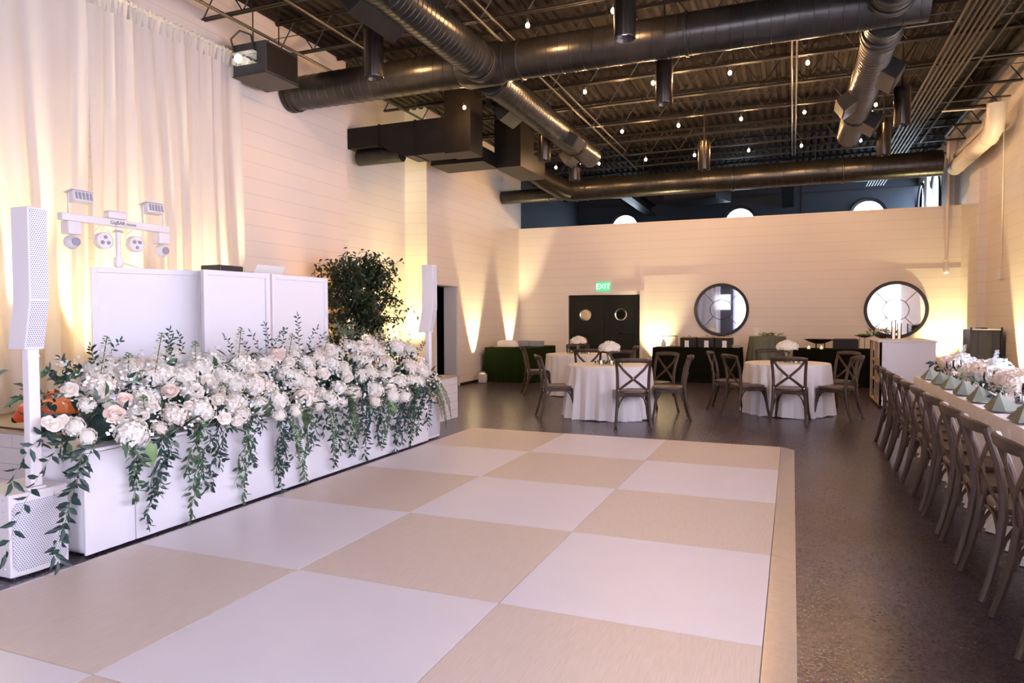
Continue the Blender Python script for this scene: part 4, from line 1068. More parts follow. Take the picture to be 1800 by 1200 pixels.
for s in (-.14, .15):  # round wash lights
    d = MB().lathe([(.04, -.05), (.068, -.02), (.07, .04), (.062, .045), (.06, .038), (.001, .038)], 28, (0, s, 1.475), 'x', cap=False).build('wash_light', 'white_plastic', t)
    b = MB()
    for k in range(3): q = PI / 2 + k * 2 * PI / 3 + (0 if s < 0 else PI); b.lathe([(.016, .039), (.014, .046), (.001, .044)], 12, (0, s + .030 * math.cos(q), 1.475 + .030 * math.sin(q)), 'x', cap=False)
    b.build('led_lenses', 'lace', d); MB().tube([(0, s - .075, 1.475), (0, s - .07, 1.55), (0, s, 1.60), (0, s + .07, 1.55), (0, s + .075, 1.475)], .005, 6).build('yoke', 'white_plastic', d)
d = MB().box(-.05, .035, -.10, .07, 1.668, 1.735).build('laser_unit', 'white_plastic', t, bevel=.018, seg=3)
cu = bpy.data.curves.new('bar_lettering', 'FONT'); cu.body = 'GigBAR move'; cu.size = .042; cu.extrude = .0005; cu.align_x = 'CENTER'; cu.align_y = 'CENTER'
cu.materials.append(M['black']); o = bpy.data.objects.new('bar_lettering', cu); COL.objects.link(o); o.parent = t; o.location = (.0312, .03, 1.634); o.rotation_euler = (PI / 2, 0, PI / 2); to_mesh(o)
t.rotation_euler = (0, 0, R(-2))

# ================================================================== ORANGE TOOL, CABLE ON THE STAGE
t = thing('orange_power_tool', 'orange-red plastic power tool lying on the stage edge behind the left pole', 'power tool', (-5.08, -4.45, .60), R(8))
b = MB(); b.tube([(-.30, -.02, .07), (-.22, -.01, .12), (-.10, 0, .13)], [.035, .075, .085], 12); b.build('nozzle', 'orange', t)
MB().sphere((-.17, .0, .20), .055, 14, 8).build('cap', 'orange', t)
b = MB(); b.box(-.12, .10, -.09, .09, .0, .20); b.build('motor_housing', 'orange', t, bevel=.045, seg=4)
MB().box(-.02, .24, -.08, .08, .12, .23).build('upper_cover', 'orange2', t, bevel=.03, seg=3)
MB().lathe([(.06, -.10), (.06, .10)], 16, (.14, 0, .07), 'y').build('hose_drum', 'black', t)
MB().tube([(-.05, 0, .19), (-.02, 0, .27), (.12, 0, .29), (.2, 0, .22)], .02, 8).build('handle', 'orange2', t)
MB().lathe([(.03, -.004), (.03, .002)], 12, (-.315, -.022, .065), 'x').build('nozzle_tip', 'black', t)
tag(MB().tube([(-5.95, -4.60, .61), (-5.6, -4.56, .608), (-5.25, -4.58, .608), (-5.0, -4.62, .608), (-4.8, -4.5, .608)], .007, 6).build('power_cable', 'black'), 'black cable lying on the stage edge beside the orange tool', 'cable')

# ================================================================== FICUS AND SMALL PLANT
t = thing('potted_ficus', 'tall leafy green tree in a pot behind the booth flowers', 'tree', (-5.66, .42, .6))
MB().lathe([(.13, 0), (.17, .02), (.20, .28), (.215, .30), (.20, .30), (.18, .26), (.001, .25)], 24, cap=False).build('pot', 'terracotta', t)
b = MB(); bl = MB(); rnd = random.Random(12)
for k in range(3): b.tube([(.03 * math.cos(k * 2), .03 * math.sin(k * 2), .25), (.04 * math.cos(k * 2 + 2), .04 * math.sin(k * 2 + 2), .7), (.03 * math.cos(k * 2 + 4), .03 * math.sin(k * 2 + 4), 1.15)], [.022, .018, .014], 7)
for k in range(84):
    z0 = rnd.uniform(.5, 1.52); q = k * 2.39996; up_ = rnd.uniform(.1, 1.1); L = rnd.uniform(.42, .82) * (1.0 if z0 > .8 else .75)
    p0 = Vector((0, 0, z0)); d = Vector((math.cos(q), math.sin(q), up_)).normalized(); pts = [p0 + d * L * s + Vector((0, 0, -.22 * s * s * L * 1.8)) for s in (0, .25, .5, .75, 1)]
    b.tube(pts, [.010, .007, .005, .003, .002], 5, cap=False)
    for j in range(62):
        s = rnd.uniform(.22, 1.0) * 4; i_ = min(3, int(s)); p = pts[i_].lerp(pts[i_ + 1], s - i_) + Vector((rnd.gauss(0, .062), rnd.gauss(0, .062), rnd.gauss(0, .05)))
        p.x = max(p.x, -.60 + rnd.uniform(0, .1)); d2_ = Vector((rnd.uniform(-1, 1), rnd.uniform(-1, 1), rnd.uniform(-1.3, .15)))
        bl.leaf(p, d2_, rnd.uniform(.06, .09), rnd.uniform(.026, .04), (rnd.uniform(-1, 1), rnd.uniform(-1, 1), 1))
b.build('trunk_and_branches', 'bark', t); tag(bl.build('foliage', 'ficusleaf', t), kind='stuff')
t = thing('small_potted_plant', 'small terracotta pot with grey-green leaves between the tree and the flowers', 'plant', (-5.2, -.55, .6))
MB().box(-.12, .12, -.12, .12, 0, .40).build('stand', 'white', t, smooth=False, bevel=.01)
MB().lathe([(.06, .40), (.085, .54), (.09, .56), (.08, .56), (.001, .53)], 20, cap=False).build('pot', 'terracotta', t)
b = MB(); rnd = random.Random(15)
for k in range(20): q = k * 2.4; sprig(b, (0, 0, .54), (math.cos(q), math.sin(q), rnd.uniform(.5, 2.5)), rnd.uniform(.16, .3), 9, .02, .03, rnd)
b.build('foliage', ['stem', 'leafdusty'], t)

t = thing('wall_drape', 'ivory drape on the wall behind the camera, left part of the mirror reflection', 'curtain', (-4.9, YN + .2, 0))
o = drape(-2.6, 0, .03, 4.3, .06, .28, 41, .04, 8).build('drape_panel', 'curtain', t); o.rotation_euler = (0, 0, R(90)); o.location = (-1.1, 0, 0)
t = thing('window_drape', 'white sheer drape over the window behind the camera, seen in the round mirror', 'curtain', (.35, YN + .2, 0))
o = drape(-3.1, 0, .03, 4.3, .06, .28, 42, .04, 8).build('drape_panel', 'windrape', t); o.rotation_euler = (0, 0, R(-90)); o.location = (0, 0, 0)
HYD= [(-4.02, -4.85, 0.99, 0.11), (-4.12, -4.59, 1.08, 0.093), (-4.14, -4.81, 1.1, 0.067), (-3.91, -5.02, 0.9, 0.049), (-3.9, -4.63, 0.89, 0.095), (-3.76, -4.51, 0.78, 0.081), (-3.76, -4.29, 0.78, 0.1), (-3.69, -4.89, 0.72, 0.099), (-3.79, -5.19, 0.8, 0.057), (-3.72, -5.16, 0.74, 0.047), (-3.69, -4.69, 0.72, 0.048), (-4.06, -4.33, 1.02, 0.093), (-4.04, -4.16, 1.01, 0.092), (-4.07, -3.99, 1.04, 0.095), (-4.22, -4.1, 1.16, 0.073), (-3.9, -4.02, 0.9, 0.068), (-4.15, -3.78, 1.1, 0.068), (-4.1, -3.55, 1.06, 0.103), (-4.01, -3.83, 0.98, 0.089), (-3.91, -3.81, 0.9, 0.071), (-3.77, -4.0, 0.78, 0.076), (-3.7, -3.93, 0.72, 0.043), (-3.91, -3.65, 0.9, 0.073), (-3.82, -4.78, 0.83, 0.051), (-3.96, -3.73, 0.94, 0.081), (-3.89, -3.61, 0.89, 0.11), (-3.74, -3.53, 0.76, 0.087), (-3.95, -3.17, 0.93, 0.098), (-4.15, -2.86, 1.1, 0.078), (-3.9, -3.1, 0.9, 0.079), (-3.73, -3.22, 0.75, 0.106), (-3.85, -3.02, 0.85, 0.09), (-3.73, -3.74, 0.75, 0.071), (-3.79, -3.91, 0.8, 0.077), (-3.68, -3.98, 0.71, 0.059), (-4.07, -2.57, 1.04, 0.087), (-4.01, -2.47, 0.99, 0.087), (-4.13, -2.21, 1.08, 0.08), (-4.18, -1.89, 1.13, 0.077), (-4.01, -1.96, 0.98, 0.105), (-3.71, -2.54, 0.73, 0.08), (-3.7, -2.18, 0.72, 0.09), (-3.68, -2.92, 0.71, 0.08), (-3.77, -2.67, 0.78, 0.073), (-3.66, -3.11, 0.69, 0.054), (-3.95, -1.57, 0.93, 0.098), (-3.74, -1.67, 0.76, 0.096), (-3.72, -1.45, 0.74, 0.086), (-4.14, -1.08, 1.09, 0.118), (-3.81, -1.82, 0.82, 0.089), (-3.88, -1.18, 0.88, 0.096), (-4.07, -0.87, 1.04, 0.087), (-3.71, -1.32, 0.73, 0.081), (-3.74, -2.96, 0.76, 0.055), (-3.86, -2.2, 0.86, 0.073), (-3.59, -2.34, 0.63, 0.054), (-3.63, -3.63, 0.67, 0.054), (-3.64, -3.44, 0.68, 0.055), (-3.9, -4.21, 0.89, 0.058), (-4.06, -4.44, 1.02, 0.072), (-4.16, -4.46, 1.11, 0.064), (-3.89, -4.88, 0.88, 0.043), (-4.18, -4.69, 1.12, 0.069), (-3.91, -4.26, 0.9, 0.057), (-4.07, -3.26, 1.04, 0.078), (-3.87, -3.49, 0.87, 0.065), (-3.94, -2.35, 0.93, 0.078), (-3.88, -2.0, 0.87, 0.081), (-4.09, -1.52, 1.05, 0.087), (-4.04, -2.78, 1.01, 0.079), (-3.65, -2.8, 0.68, 0.051), (-3.61, -2.0, 0.65, 0.069), (-3.59, -1.8, 0.63, 0.064), (-3.79, -1.04, 0.8, 0.071)]
ROS= [(-3.92, -4.41, 0.91, 0.055), (-3.9, -4.2, 0.89, 0.054), (-3.9, -4.78, 0.89, 0.048), (-3.81, -4.92, 0.82, 0.057), (-4.01, -5.06, 0.98, 0.045), (-3.67, -4.17, 0.7, 0.045), (-3.64, -4.08, 0.67, 0.041), (-3.77, -4.74, 0.79, 0.029), (-4.05, -3.35, 1.02, 0.058), (-4.13, -3.08, 1.09, 0.06), (-3.91, -2.73, 0.9, 0.058), (-3.85, -2.45, 0.85, 0.054), (-4.16, -1.6, 1.11, 0.093), (-3.83, -1.07, 0.84, 0.071), (-3.83, -5.32, 0.83, 0.032), (-3.8, -5.3, 0.81, 0.042), (-3.82, -5.24, 0.83, 0.03), (-3.97, -4.02, 0.95, 0.051), (-4.02, -3.51, 1.0, 0.051), (-3.95, -2.85, 0.93, 0.046), (-3.67, -1.96, 0.7, 0.052), (-4.05, -3.03, 1.02, 0.051), (-3.81, -4.09, 0.82, 0.042), (-3.82, -4.63, 0.83, 0.034), (-3.8, -4.36, 0.81, 0.036), (-4.15, -2.33, 1.1, 0.062), (-4.16, -1.77, 1.11, 0.073), (-4.15, -4.35, 1.1, 0.045)]
# ================================================================== BOOTH FLOWERS
t = thing('booth_flower_arrangement', 'long bank of white hydrangeas, roses and trailing vines on the white booth', 'flowers', (0, 0, 0))
rnd = random.Random(99)
# soft green bed under the blooms
b = MB()
for i in range(1500):
    y = rnd.uniform(-5.28, -.82); s = rnd.random(); x = -3.66 - .58 * s + rnd.gauss(0, .03); z = .64 + .46 * s + rnd.gauss(0, .03)
    if y < -5.05: z -= .06; x -= .1
    dd = Vector((rnd.uniform(-.5, 1), rnd.uniform(-1, 1), rnd.uniform(-.7, .9)))
    b.leaf((x, y, z), dd, rnd.uniform(.07, .13), rnd.uniform(.026, .05), (rnd.uniform(-.3, 1), rnd.uniform(-.4, .4), 1), mi=rnd.choice((0, 0, 0, 1, 1, 2)))
tag(b.build('leaf_bed', ['leaf', 'leaf2', 'leafdusty'], t), kind='stuff')
b = MB()
for k in range(24):
    y = -4.85 + k * .165; b.sphere((-4.04, y, .75), .16, 10, 6, (1.0, .62, .85))
b.build('flower_foam', 'leaf', t)
NRM = (.62, -.35, .70)
for k, (x, y, z, s) in enumerate(HYD):
    bloom('hydrangea', 'h', k % 4, ('petal', 'petalcream') if k % 5 else ('petalcream', 'petalcream'), t, (x, y, z), s * 1.10, (.62 + rnd.uniform(-.2, .2), -.30 + rnd.uniform(-.3, .3), .6 + rnd.uniform(-.2, .2)), .9)
for k, (x, y, z, s) in enumerate(ROS):
    o = bloom('rose', 'r', k % 3, (('petalpeach',) if k in (2, 3, 0, 9) else ('petalcream',)), t, (x + .035, y - .02, z + .02), s * .92, (.65 + rnd.uniform(-.2, .2), -.55 + rnd.uniform(-.2, .2), .45 + rnd.uniform(-.2, .2)))
# small filler clusters
b = MB()
for k in range(330):
    y = rnd.uniform(-5.2, -.85); s = rnd.random(); x = -3.62 - .60 * s + rnd.uniform(0, .05); z = .69 + .52 * s + rnd.gauss(0, .02)
    c = Vector((x, y, z))
    for j in range(4):
        o = c + Vector((rnd.gauss(0, .022), rnd.gauss(0, .026), rnd.gauss(0, .022))); nn = Vector((.6, -.3, .7)) + Vector((rnd.gauss(0, .4), rnd.gauss(0, .4), rnd.gauss(0, .4))); nn.normalize(); a = nn.orthogonal().normalized(); c2 = nn.cross(a); r_ = rnd.uniform(.009, .016)
        b.add([o + a * r_, o + c2 * r_, o - a * r_, o - c2 * r_], [(0, 1, 2, 3)], rnd.choice((0, 0, 1)))
tag(b.build('filler_blossoms', ['petal', 'petalblue'], t), kind='stuff')
# trailing vines down the front
VN = [(-4.93, .29, .24), (-4.87, .42, .16), (-4.69, .08, .18), (-4.64, .30, .1), (-4.39, .0, .26), (-4.36, .25, .12), (-4.20, .20, .2), (-4.16, .34, .2), (-3.91, .05, .18), (-3.87, .30, .2), (-3.57, .0, .26),
      (-3.53, .2, .2), (-3.25, .04, .2), (-3.05, .32, .12), (-2.86, .09, .22), (-2.80, .2, .2), (-2.63, .15, .16), (-2.46, .14, .2), (-2.37, .06, .22), (-2.1, .17, .14), (-1.95, .12, .16), (-1.79, .07, .18), (-1.68, .12, .2), (-1.56, .11, .2), (-1.46, .16, .15), (-1.38, .03, .2), (-1.25, .15, .15), (-1.1, .2, .12)]
for k, (y, z1, sw) in enumerate(VN):
    b = MB(); z0 = .70; L = z0 - z1; x0 = -3.70 + rnd.uniform(0, .02)
    for st_ in range(2 if L > .5 else 1):
        Ls = L * (1 if st_ == 0 else rnd.uniform(.45, .85)); pts = []; ph = rnd.uniform(0, 6); ph2 = rnd.uniform(0, 6); lean = rnd.uniform(-.10, .10)
        for i in range(15):
            u = i / 14; pts.append(Vector((x0 + .06 * math.sin(PI * min(1, u * 1.8)) - .05 * u + .018 * math.sin(u * 11 + ph), y + lean * u + .028 * math.sin(u * 7 + ph) * (.3 + u) + .014 * math.sin(u * 17 + ph2), z0 + .03 - (Ls + .03) * u)))
        b.tube(pts, .0022, 4, cap=False, mi=0)
        nl = int((14 + Ls * 78) * rnd.uniform(.75, 1.1))
        for i in range(nl):
            u = min(1, .04 + .96 * (i + rnd.uniform(-.4, .4)) / nl); u = max(0, u); f = u * 14; j = min(13, int(f)); p = pts[j].lerp(pts[j + 1], f - j); sd = rnd.choice((-1, 1))
            d = Vector((rnd.uniform(-.35, .8), sd * rnd.uniform(.1, 1.0), -rnd.uniform(-.1, 1.2)))
            p = p + d.normalized() * rnd.uniform(0, .022)
            b.leaf(p, d, rnd.uniform(.042, .070), rnd.uniform(.017, .025), (rnd.uniform(.1, 1), rnd.uniform(-.9, .9), rnd.uniform(-.4, .8)), mi=1 if k % 4 else 2)
    b.build('trailing_vine', ['stem', 'leaf', 'leaf2'], t)
# hanging ruscus at the left end, over the speaker
for (p, d, L, sag, nl) in (((-3.95, -5.18, .80), (.35, -.6, .1), .45, .30, 18), ((-3.80, -5.20, .74), (.25, -.75, -.1), .50, .46, 20), ((-3.74, -5.15, .68), (.12, -.35, -.5), .45, .22, 18), ((-3.70, -5.22, .60), (.12, -.42, -.8), .42, .1, 18),
                           ((-3.74, -5.08, .72), (.25, -.5, -.2), .38, .30, 16)):
    b = MB(); sprig(b, p, d, L, nl, .030, sag, rnd, ll=.085); b.build('trailing_ruscus', ['stem', 'leaf'], t)
# ferns at the far end
for (y, x, L) in ((-.92, -3.78, .55), (-.85, -3.82, .62), (-.88, -3.74, .48), (-2.95, -3.70, .5), (-3.45, -3.68, .45), (-.80, -3.9, .5), (-2.62, -3.7, .42)):
    b = MB(); pts = [Vector((x + .12 * math.sin(1.5 * u / 10), y + .18 * (u / 10) ** .7 * (1 if y > -1 else -.2), .72 - L * (u / 10) ** 1.4)) for u in range(11)]
    b.tube(pts, .002, 4, cap=False, mi=0)
    for i in range(64):
        f = .3 + 9.6 * i / 64; j = int(f); p = pts[j].lerp(pts[j + 1], f - j); sd = 1 if i % 2 else -1; w_ = .055 * math.sin(PI * min(1, (i + 8) / 74)) + .008
        b.leaf(p, (rnd.uniform(-.1, .4), sd, -.35), w_, .012, (1, 0, .3), mi=1)
    b.build('hanging_fern', ['stem', 'leaf2'], t)
for (x, y, z) in ((-3.66, -4.80, .66), (-3.66, -1.95, .62), (-3.7, -3.25, .66)):
    b = MB(); b.leaf((x, y, z), (.12, .1, -1), .17, .085, (1, -.3, .2), fold=.12); b.build('broad_leaf', 'leaf3', t)
# upright sprigs
SP = [((-4.05, -4.86, 1.12), (.0, -.12, 1), .28, 18), ((-4.05, -4.80, 1.1), (0, .5, 1), .26, 16), ((-4.05, -4.95, 1.05), (.1, -.5, .9), .28, 16), ((-4.0, -5.08, 1.02), (.1, -1, .5), .30, 18), ((-3.95, -5.12, .98), (.15, -1, .15), .3, 18),
      ((-4.1, -4.25, 1.16), (0, .0, 1), .30, 20), ((-4.1, -4.22, 1.14), (.1, -.35, 1), .26, 16), ((-4.1, -4.15, 1.16), (0, .5, 1), .22, 14), ((-4.12, -3.62, 1.12), (0, .1, 1), .24, 14), ((-4.12, -3.45, 1.1), (0, .3, 1), .22, 14),
      ((-4.12, -3.20, 1.16), (0, .2, 1), .30, 20), ((-4.12, -3.14, 1.16), (0, .4, 1), .28, 18), ((-4.12, -3.30, 1.14), (0, -.3, 1), .22, 14), ((-4.12, -3.0, 1.14), (0, .1, 1), .2, 12), ((-4.14, -2.76, 1.16), (0, -.05, 1), .33, 22), ((-4.14, -2.62, 1.14), (0, .3, 1), .22, 14),
      ((-4.14, -2.5, 1.14), (0, .2, 1), .2, 12), ((-4.16, -2.1, 1.12), (0, .2, 1), .22, 14), ((-4.16, -1.9, 1.12), (0, -.3, 1), .2, 14), ((-4.16, -1.5, 1.1), (0, .2, 1), .22, 14), ((-4.16, -1.2, 1.08), (.1, .1, 1), .24, 14), ((-4.1, -.9, 1.06), (.1, .4, 1), .26, 14),
      ((-4.0, -.85, 1.0), (.2, .6, .7), .3, 16), ((-3.8, -2.4, .9), (.6, 0, .6), .16, 10), ((-3.8, -3.4, .9), (.6, 0, .6), .16, 10)]
for (p, d, L, nl) in SP:
    b = MB(); sprig(b, p, d, L * rnd.uniform(.55, 1.0), int(nl * .9), .015, rnd.uniform(0, .05), rnd, ll=.044, bend=rnd.uniform(-.5, .5)); b.build('upright_sprig', ['stem', 'leaf'], t)
# snapdragon / stock spikes
for (x, y, z, L) in ((-4.02, -4.83, 1.12, .2), (-4.02, -4.42, 1.1, .24), (-4.05, -4.62, 1.05, .15), (-4.08, -3.58, 1.12, .24), (-4.08, -4.02, 1.1, .16), (-4.1, -2.95, 1.1, .2), (-4.12, -2.12, 1.1, .22), (-4.12, -1.75, 1.1, .24), (-4.12, -1.35, 1.08, .24), (-4.12, -1.0, 1.06, .22), (-3.78, -4.72, .82, .12), (-3.8, -4.08, .86, .1), (-4.1, -2.45, 1.1, .16), (-4.1, -1.6, 1.1, .2)):
    b = MB(); base = Vector((x, y, z)); d = Vector((rnd.uniform(-.1, .3), rnd.uniform(-.3, .3), 1)).normalized(); b.tube([base - d * .05, base + d * L], .0035, 5, mi=0)
    for j in range(34):
        tt = j / 34; a = d.orthogonal(); a.rotate(Matrix.Rotation(j * 2.4, 3, d)); c = base + d * (L * tt) + a * .018 * (1 - .7 * tt)
        for q_ in range(3):
            a2 = a.copy(); a2.rotate(Matrix.Rotation(q_ * .5 - .5, 3, d)); b.leaf(c, a2 + d * (.2 + .3 * q_), .034 * (1 - .45 * tt), .026 * (1 - .5 * tt), d, mi=1 if tt < .72 else 2)
    b.build('stock_spike', ['stem', 'petal', 'leaf3'], t)

# ================================================================== CEILING: joists
def make_joist(x0, x1):
    t = thing('bar_joist', 'x', 'joist')
    for (z, s) in ((.0, 1), (.45, 1)):
        b = MB(); L = []
        for sy in (-1, 1):
            b.box(x0, x1, sy * .008 - (.03 if sy < 0 else 0), sy * .008 + (.03 if sy > 0 else 0), z, z + .005); b.box(x0, x1, sy * .010 - .003, sy * .010 + .003, z + (.0 if z < .2 else -.03), z + (.03 if z < .2 else .0))
        b.build('bottom_chord' if z < .2 else 'top_chord', 'blacksteel', t, smooth=False)
    b = MB(); pts = []; n = int((x1 - x0) / .30); 
    for i in range(n + 1):
        x = x0 + (x1 - x0) * i / n; pts.append((x, 0, .012 if i % 2 == 0 else .448))
    for i in range(n): b.tube([pts[i], pts[i + 1]], .009, 5, cap=False)
    b.build('web_bars', 'blacksteel', t, smooth=False)
    return t
JZ = 4.955
JY = [-11.2, -8.8, -6.4, -5.2, -4.0, -2.85, -1.62, -.35, 1.0, 2.3, 3.45, 4.62, 5.9, 7.1, 8.3, 9.6, 10.9, 12.3]
JN = ['behind the camera', 'above the camera', 'just ahead of the camera', 'third nearest', 'fourth nearest', 'in front of the first row of can lights', 'over the drape end and the wall heater', 'just in front of the big round duct', 'just beyond the big round duct',
      'second beyond the big round duct', 'third beyond the big round duct', 'fourth beyond the big round duct', 'above the end of the ribbed side ducts', 'just before the far round duct', 'just above the partition wall', 'first beyond the partition', 'second beyond the partition', 'last before the far wall']
j0 = make_joist(XL + .01, XR - .01)
for i, y in enumerate(JY):
    lab = 'dark steel bar joist across the ceiling, ' + JN[i]
    if i == 0: j0.location = (0, y, JZ); j0['label'] = lab; j0['group'] = 'ceiling bar joists'
    else: dup(j0, (0, y, JZ), 0, lab, 'ceiling bar joists')
# ================================================================== ducts
def spiral(b, axis, c, a0, a1, r_, pitch=.135, n=28, mi=0):
    """spiral-seamed round duct as a lathed tube with seam ridges"""
    prof = [(r_, a0)]; a = a0 + pitch / 2
    while a < a1 - .02:
        prof += [(r_, a - .004), (r_ + .0045, a - .0015), (r_ + .0045, a + .0015), (r_, a + .004)]; a += pitch
    prof.append((r_, a1)); b.lathe(prof, n, c, axis, mi=mi)
def ring(b, axis, c, a, r_, w_=.03): b.lathe([(r_, a - w_), (r_ + .015, a - w_ * .8), (r_ + .018, a), (r_ + .015, a + w_ * .8), (r_, a + w_)], 28, c, axis, cap=False)
t = thing('round_duct', 'large dark round duct running across the hall from the left wall', 'duct', (0, -.1, 4.53))
b = MB(); spiral(b, 'x', (0, 0, 0), XL + .01, 1.30, .222, n=32); b.build('duct_tube', 'duct', t)
for x in (XL + .05, XL + .12): b = MB(); ring(b, 'x', (0, 0, 0), x, .225); b.build('wall_flange', 'blacksteel', t)
for x in (-3.14, -2.95, -1.0): b = MB(); ring(b, 'x', (0, 0, 0), x, .222, .02); b.build('joint_collar', 'duct', t)
MB().lathe([(.222, -3.75), (.255, -3.66), (.255, -3.24), (.222, -3.15)], 32, (0, 0, 0), 'x', cap=False).build('cross_fitting', 'duct', t)
for x in (-5.2, -1.9, .3): MB().tube([(x, 0, .2), (x, 0, .95)], .006, 5).build('hanger_rod', 'blacksteel', t)
def branch(x, z, y0, y1, r_, label, vents, coll):
    t = thing('branch_duct', label, 'duct', (x, 0, z), 0, 'ribbed branch ducts along the hall')
    b = MB(); spiral(b, 'y', (0, 0, 0), y0, y1, r_, .085, 26); b.build('duct_tube', 'duct', t)
    for y in coll: b = MB(); ring(b, 'y', (0, 0, 0), y, r_ + .004, .035); b.build('joint_collar', 'blacksteel', t)
    for (vy, sd, L, dz) in vents:
        b = MB(); an = R(-35) * sd
        T4 = Matrix.Translation((0, vy, 0)) @ Matrix.Rotation(-an, 4, 'Y')
        b.box(min(sd * .05, sd * (r_ + .16)), max(sd * .05, sd * (r_ + .16)), -L / 2, L / 2, -.10, .10, M4=T4); v = b.build('air_vent', 'duct', t, smooth=False, bevel=.004)
        xe = sd * (r_ + .163); b = MB()
        b.box(min(xe, xe + sd * .004), max(xe, xe + sd * .004), -L / 2 + .02, L / 2 - .02, -.08, .08, M4=T4); b.build('vent_grille', 'black', v, smooth=False)
    return t
branch(-3.37, 4.45, -7.5, -.30, .205, 'dark ribbed branch duct coming over the dance floor toward the big cross duct', [(-2.3, -1, .75, 0), (-5.2, -1, .7, 0)], (-.62, -.42))
branch(-3.45, 4.45, .10, 4.75, .20, 'dark ribbed branch duct beyond the big cross duct, over the round tables', [(3.0, 1, .42, 0), (1.2, -1, .5, 0), (4.1, -1, .45, 0)], (.2, 3.75))
branch(.95, 4.45, .08, 5.0, .185, 'dark ribbed branch duct on the right side beyond the big cross duct', [(1.5, 1, .62, 0), (2.6, -1, .5, 0), (3.75, 1, .55, 0)], (.35, .48, 3.6))
branch(.95, 4.50, -7.0, -.32, .20, 'dark ribbed branch duct above the right side, ahead of the big cross duct', [(-3.0, 1, .6, 0)], (-.62, -.4))
t = thing('round_duct', 'far dark round duct crossing above the partition wall', 'duct', (0, 7.5, 4.365))
b = MB(); spiral(b, 'x', (0, 0, 0), -4.75, 2.72, .243, n=30); b.build('duct_tube', 'duct', t)
for x in (-4.55, -4.3, -1.1, 1.0): b = MB(); ring(b, 'x', (0, 0, 0), x, .243, .02); b.build('joint_collar', 'duct', t)
MB().tube([(-5.55, 6.35, .33), (-5.3, 6.7, .22), (-5.0, 7.2 - .12 - 7.0 + .0, .0)] if False else [(-5.35, -1.1, .36), (-5.1, -.62, .16), (-4.85, -.18, .02), (-4.7, 0, 0)], [.20, .22, .24, .243], 24).build('angled_boot', 'duct', t)
b = MB(); spiral(b, 'x', (0, 0, -.05), XL + .01, -4.7, .155, n=24); b.build('narrow_tube', 'duct', t)
for x in (-5.2, -4.9): b = MB(); ring(b, 'x', (0, 0, -.05), x, .157, .02); b.build('joint_collar', 'duct', t)
for x in (-5.9, -3.0, .5): MB().tube([(x, 0, .15), (x, 0, 1.1)], .006, 5).build('hanger_rod', 'blacksteel', t)
# rectangular ducts from the alcove
t = thing('rectangular_duct', 'black box duct elbow coming out of the wall alcove behind the big round duct', 'duct', (-6.89, 1.92, 4.06))
b = MB(); P_ = [(0, .22), (.62, .22), (1.1, 0), (2.28, 0), (2.28, .56), (0, .56)]
b.add([(x, 0, z) for x, z in P_] + [(x, .46, z) for x, z in P_], [(0, 1, 2, 3, 4, 5), (11, 10, 9, 8, 7, 6)] + [(i, 6 + i, 6 + (i + 1) % 6, (i + 1) % 6) for i in range(6)])
b.build('horizontal_run', 'duct_box', t, smooth=False, bevel=.004)
MB().box(1.84, 2.29, -.005, .465, -.02, 1.34).build('riser', 'duct_box', t, smooth=False, bevel=.004)
for x in (.62, 1.3): MB().box(x - .012, x + .012, -.012, .472, -.012 + (.22 if x < 1 else 0), .572).build('seam_flange', 'duct_box', t, smooth=False)
t2 = thing('flexible_duct_stub', 'greenish round duct stub under the box duct at the alcove', 'duct', (-6.45, 2.12, 4.16))
b = MB(); spiral(b, 'x', (0, 0, 0), -.35, .5, .13, .06, 22); b.build('duct_tube', 'duct', t2)
t = thing('rectangular_duct', 'second black box duct elbow, farther along the left wall', 'duct', (-5.05, 3.90, 4.2))
MB().box(0, .52, 0, .72, 0, 1.21).build('riser', 'duct_box', t, smooth=False, bevel=.004)
MB().box(-1.0, .05, -.62, .08, -.0, .26).build('side_run', 'duct_box', t, smooth=False, bevel=.004)
MB().box(.0, .52, .72, 1.35, -.0, .35).build('forward_boot', 'duct_box', t, smooth=False, bevel=.004)
# wall heater with emergency light
t = thing('wall_heater', 'dark box unit heater hanging by the drape end, with an emergency light', 'heater', (-5.98, -1.05, 4.36))
MB().box(-.25, .25, -.29, .29, 0, .38).build('heater_body', 'greypaint', t, smooth=False, bevel=.006)
MB().box(.25, .256, -.27, .27, .03, .35).build('side_mesh', 'blacksteel', t, smooth=False)
MB().box(-.26, .26, -.30, .30, -.008, .0).build('bottom_lip', 'blacksteel', t, smooth=False)
d = MB().box(-.20, .12, -.36, -.292, .12, .26).build('emergency_light', 'glass', t, smooth=False, bevel=.006)
MB().lathe([(.05, -.03), (.055, .0), (.001, .02)], 18, (-.12, -.33, .19), 'y', cap=False).build('lamp_head', 'fixlens', d)
MB().tube([(-.22, -.3, .3), (-.24, -.33, .44), (-.1, -.33, .52), (.06, -.32, .45), (.08, -.3, .28)], .012, 8).build('cable_loop', 'conduit', t)
for sx in (-.2, .2): MB().tube([(sx, 0, .42), (sx, 0, 1.05)], .008, 6).build('hanger_rod', 'blacksteel', t)
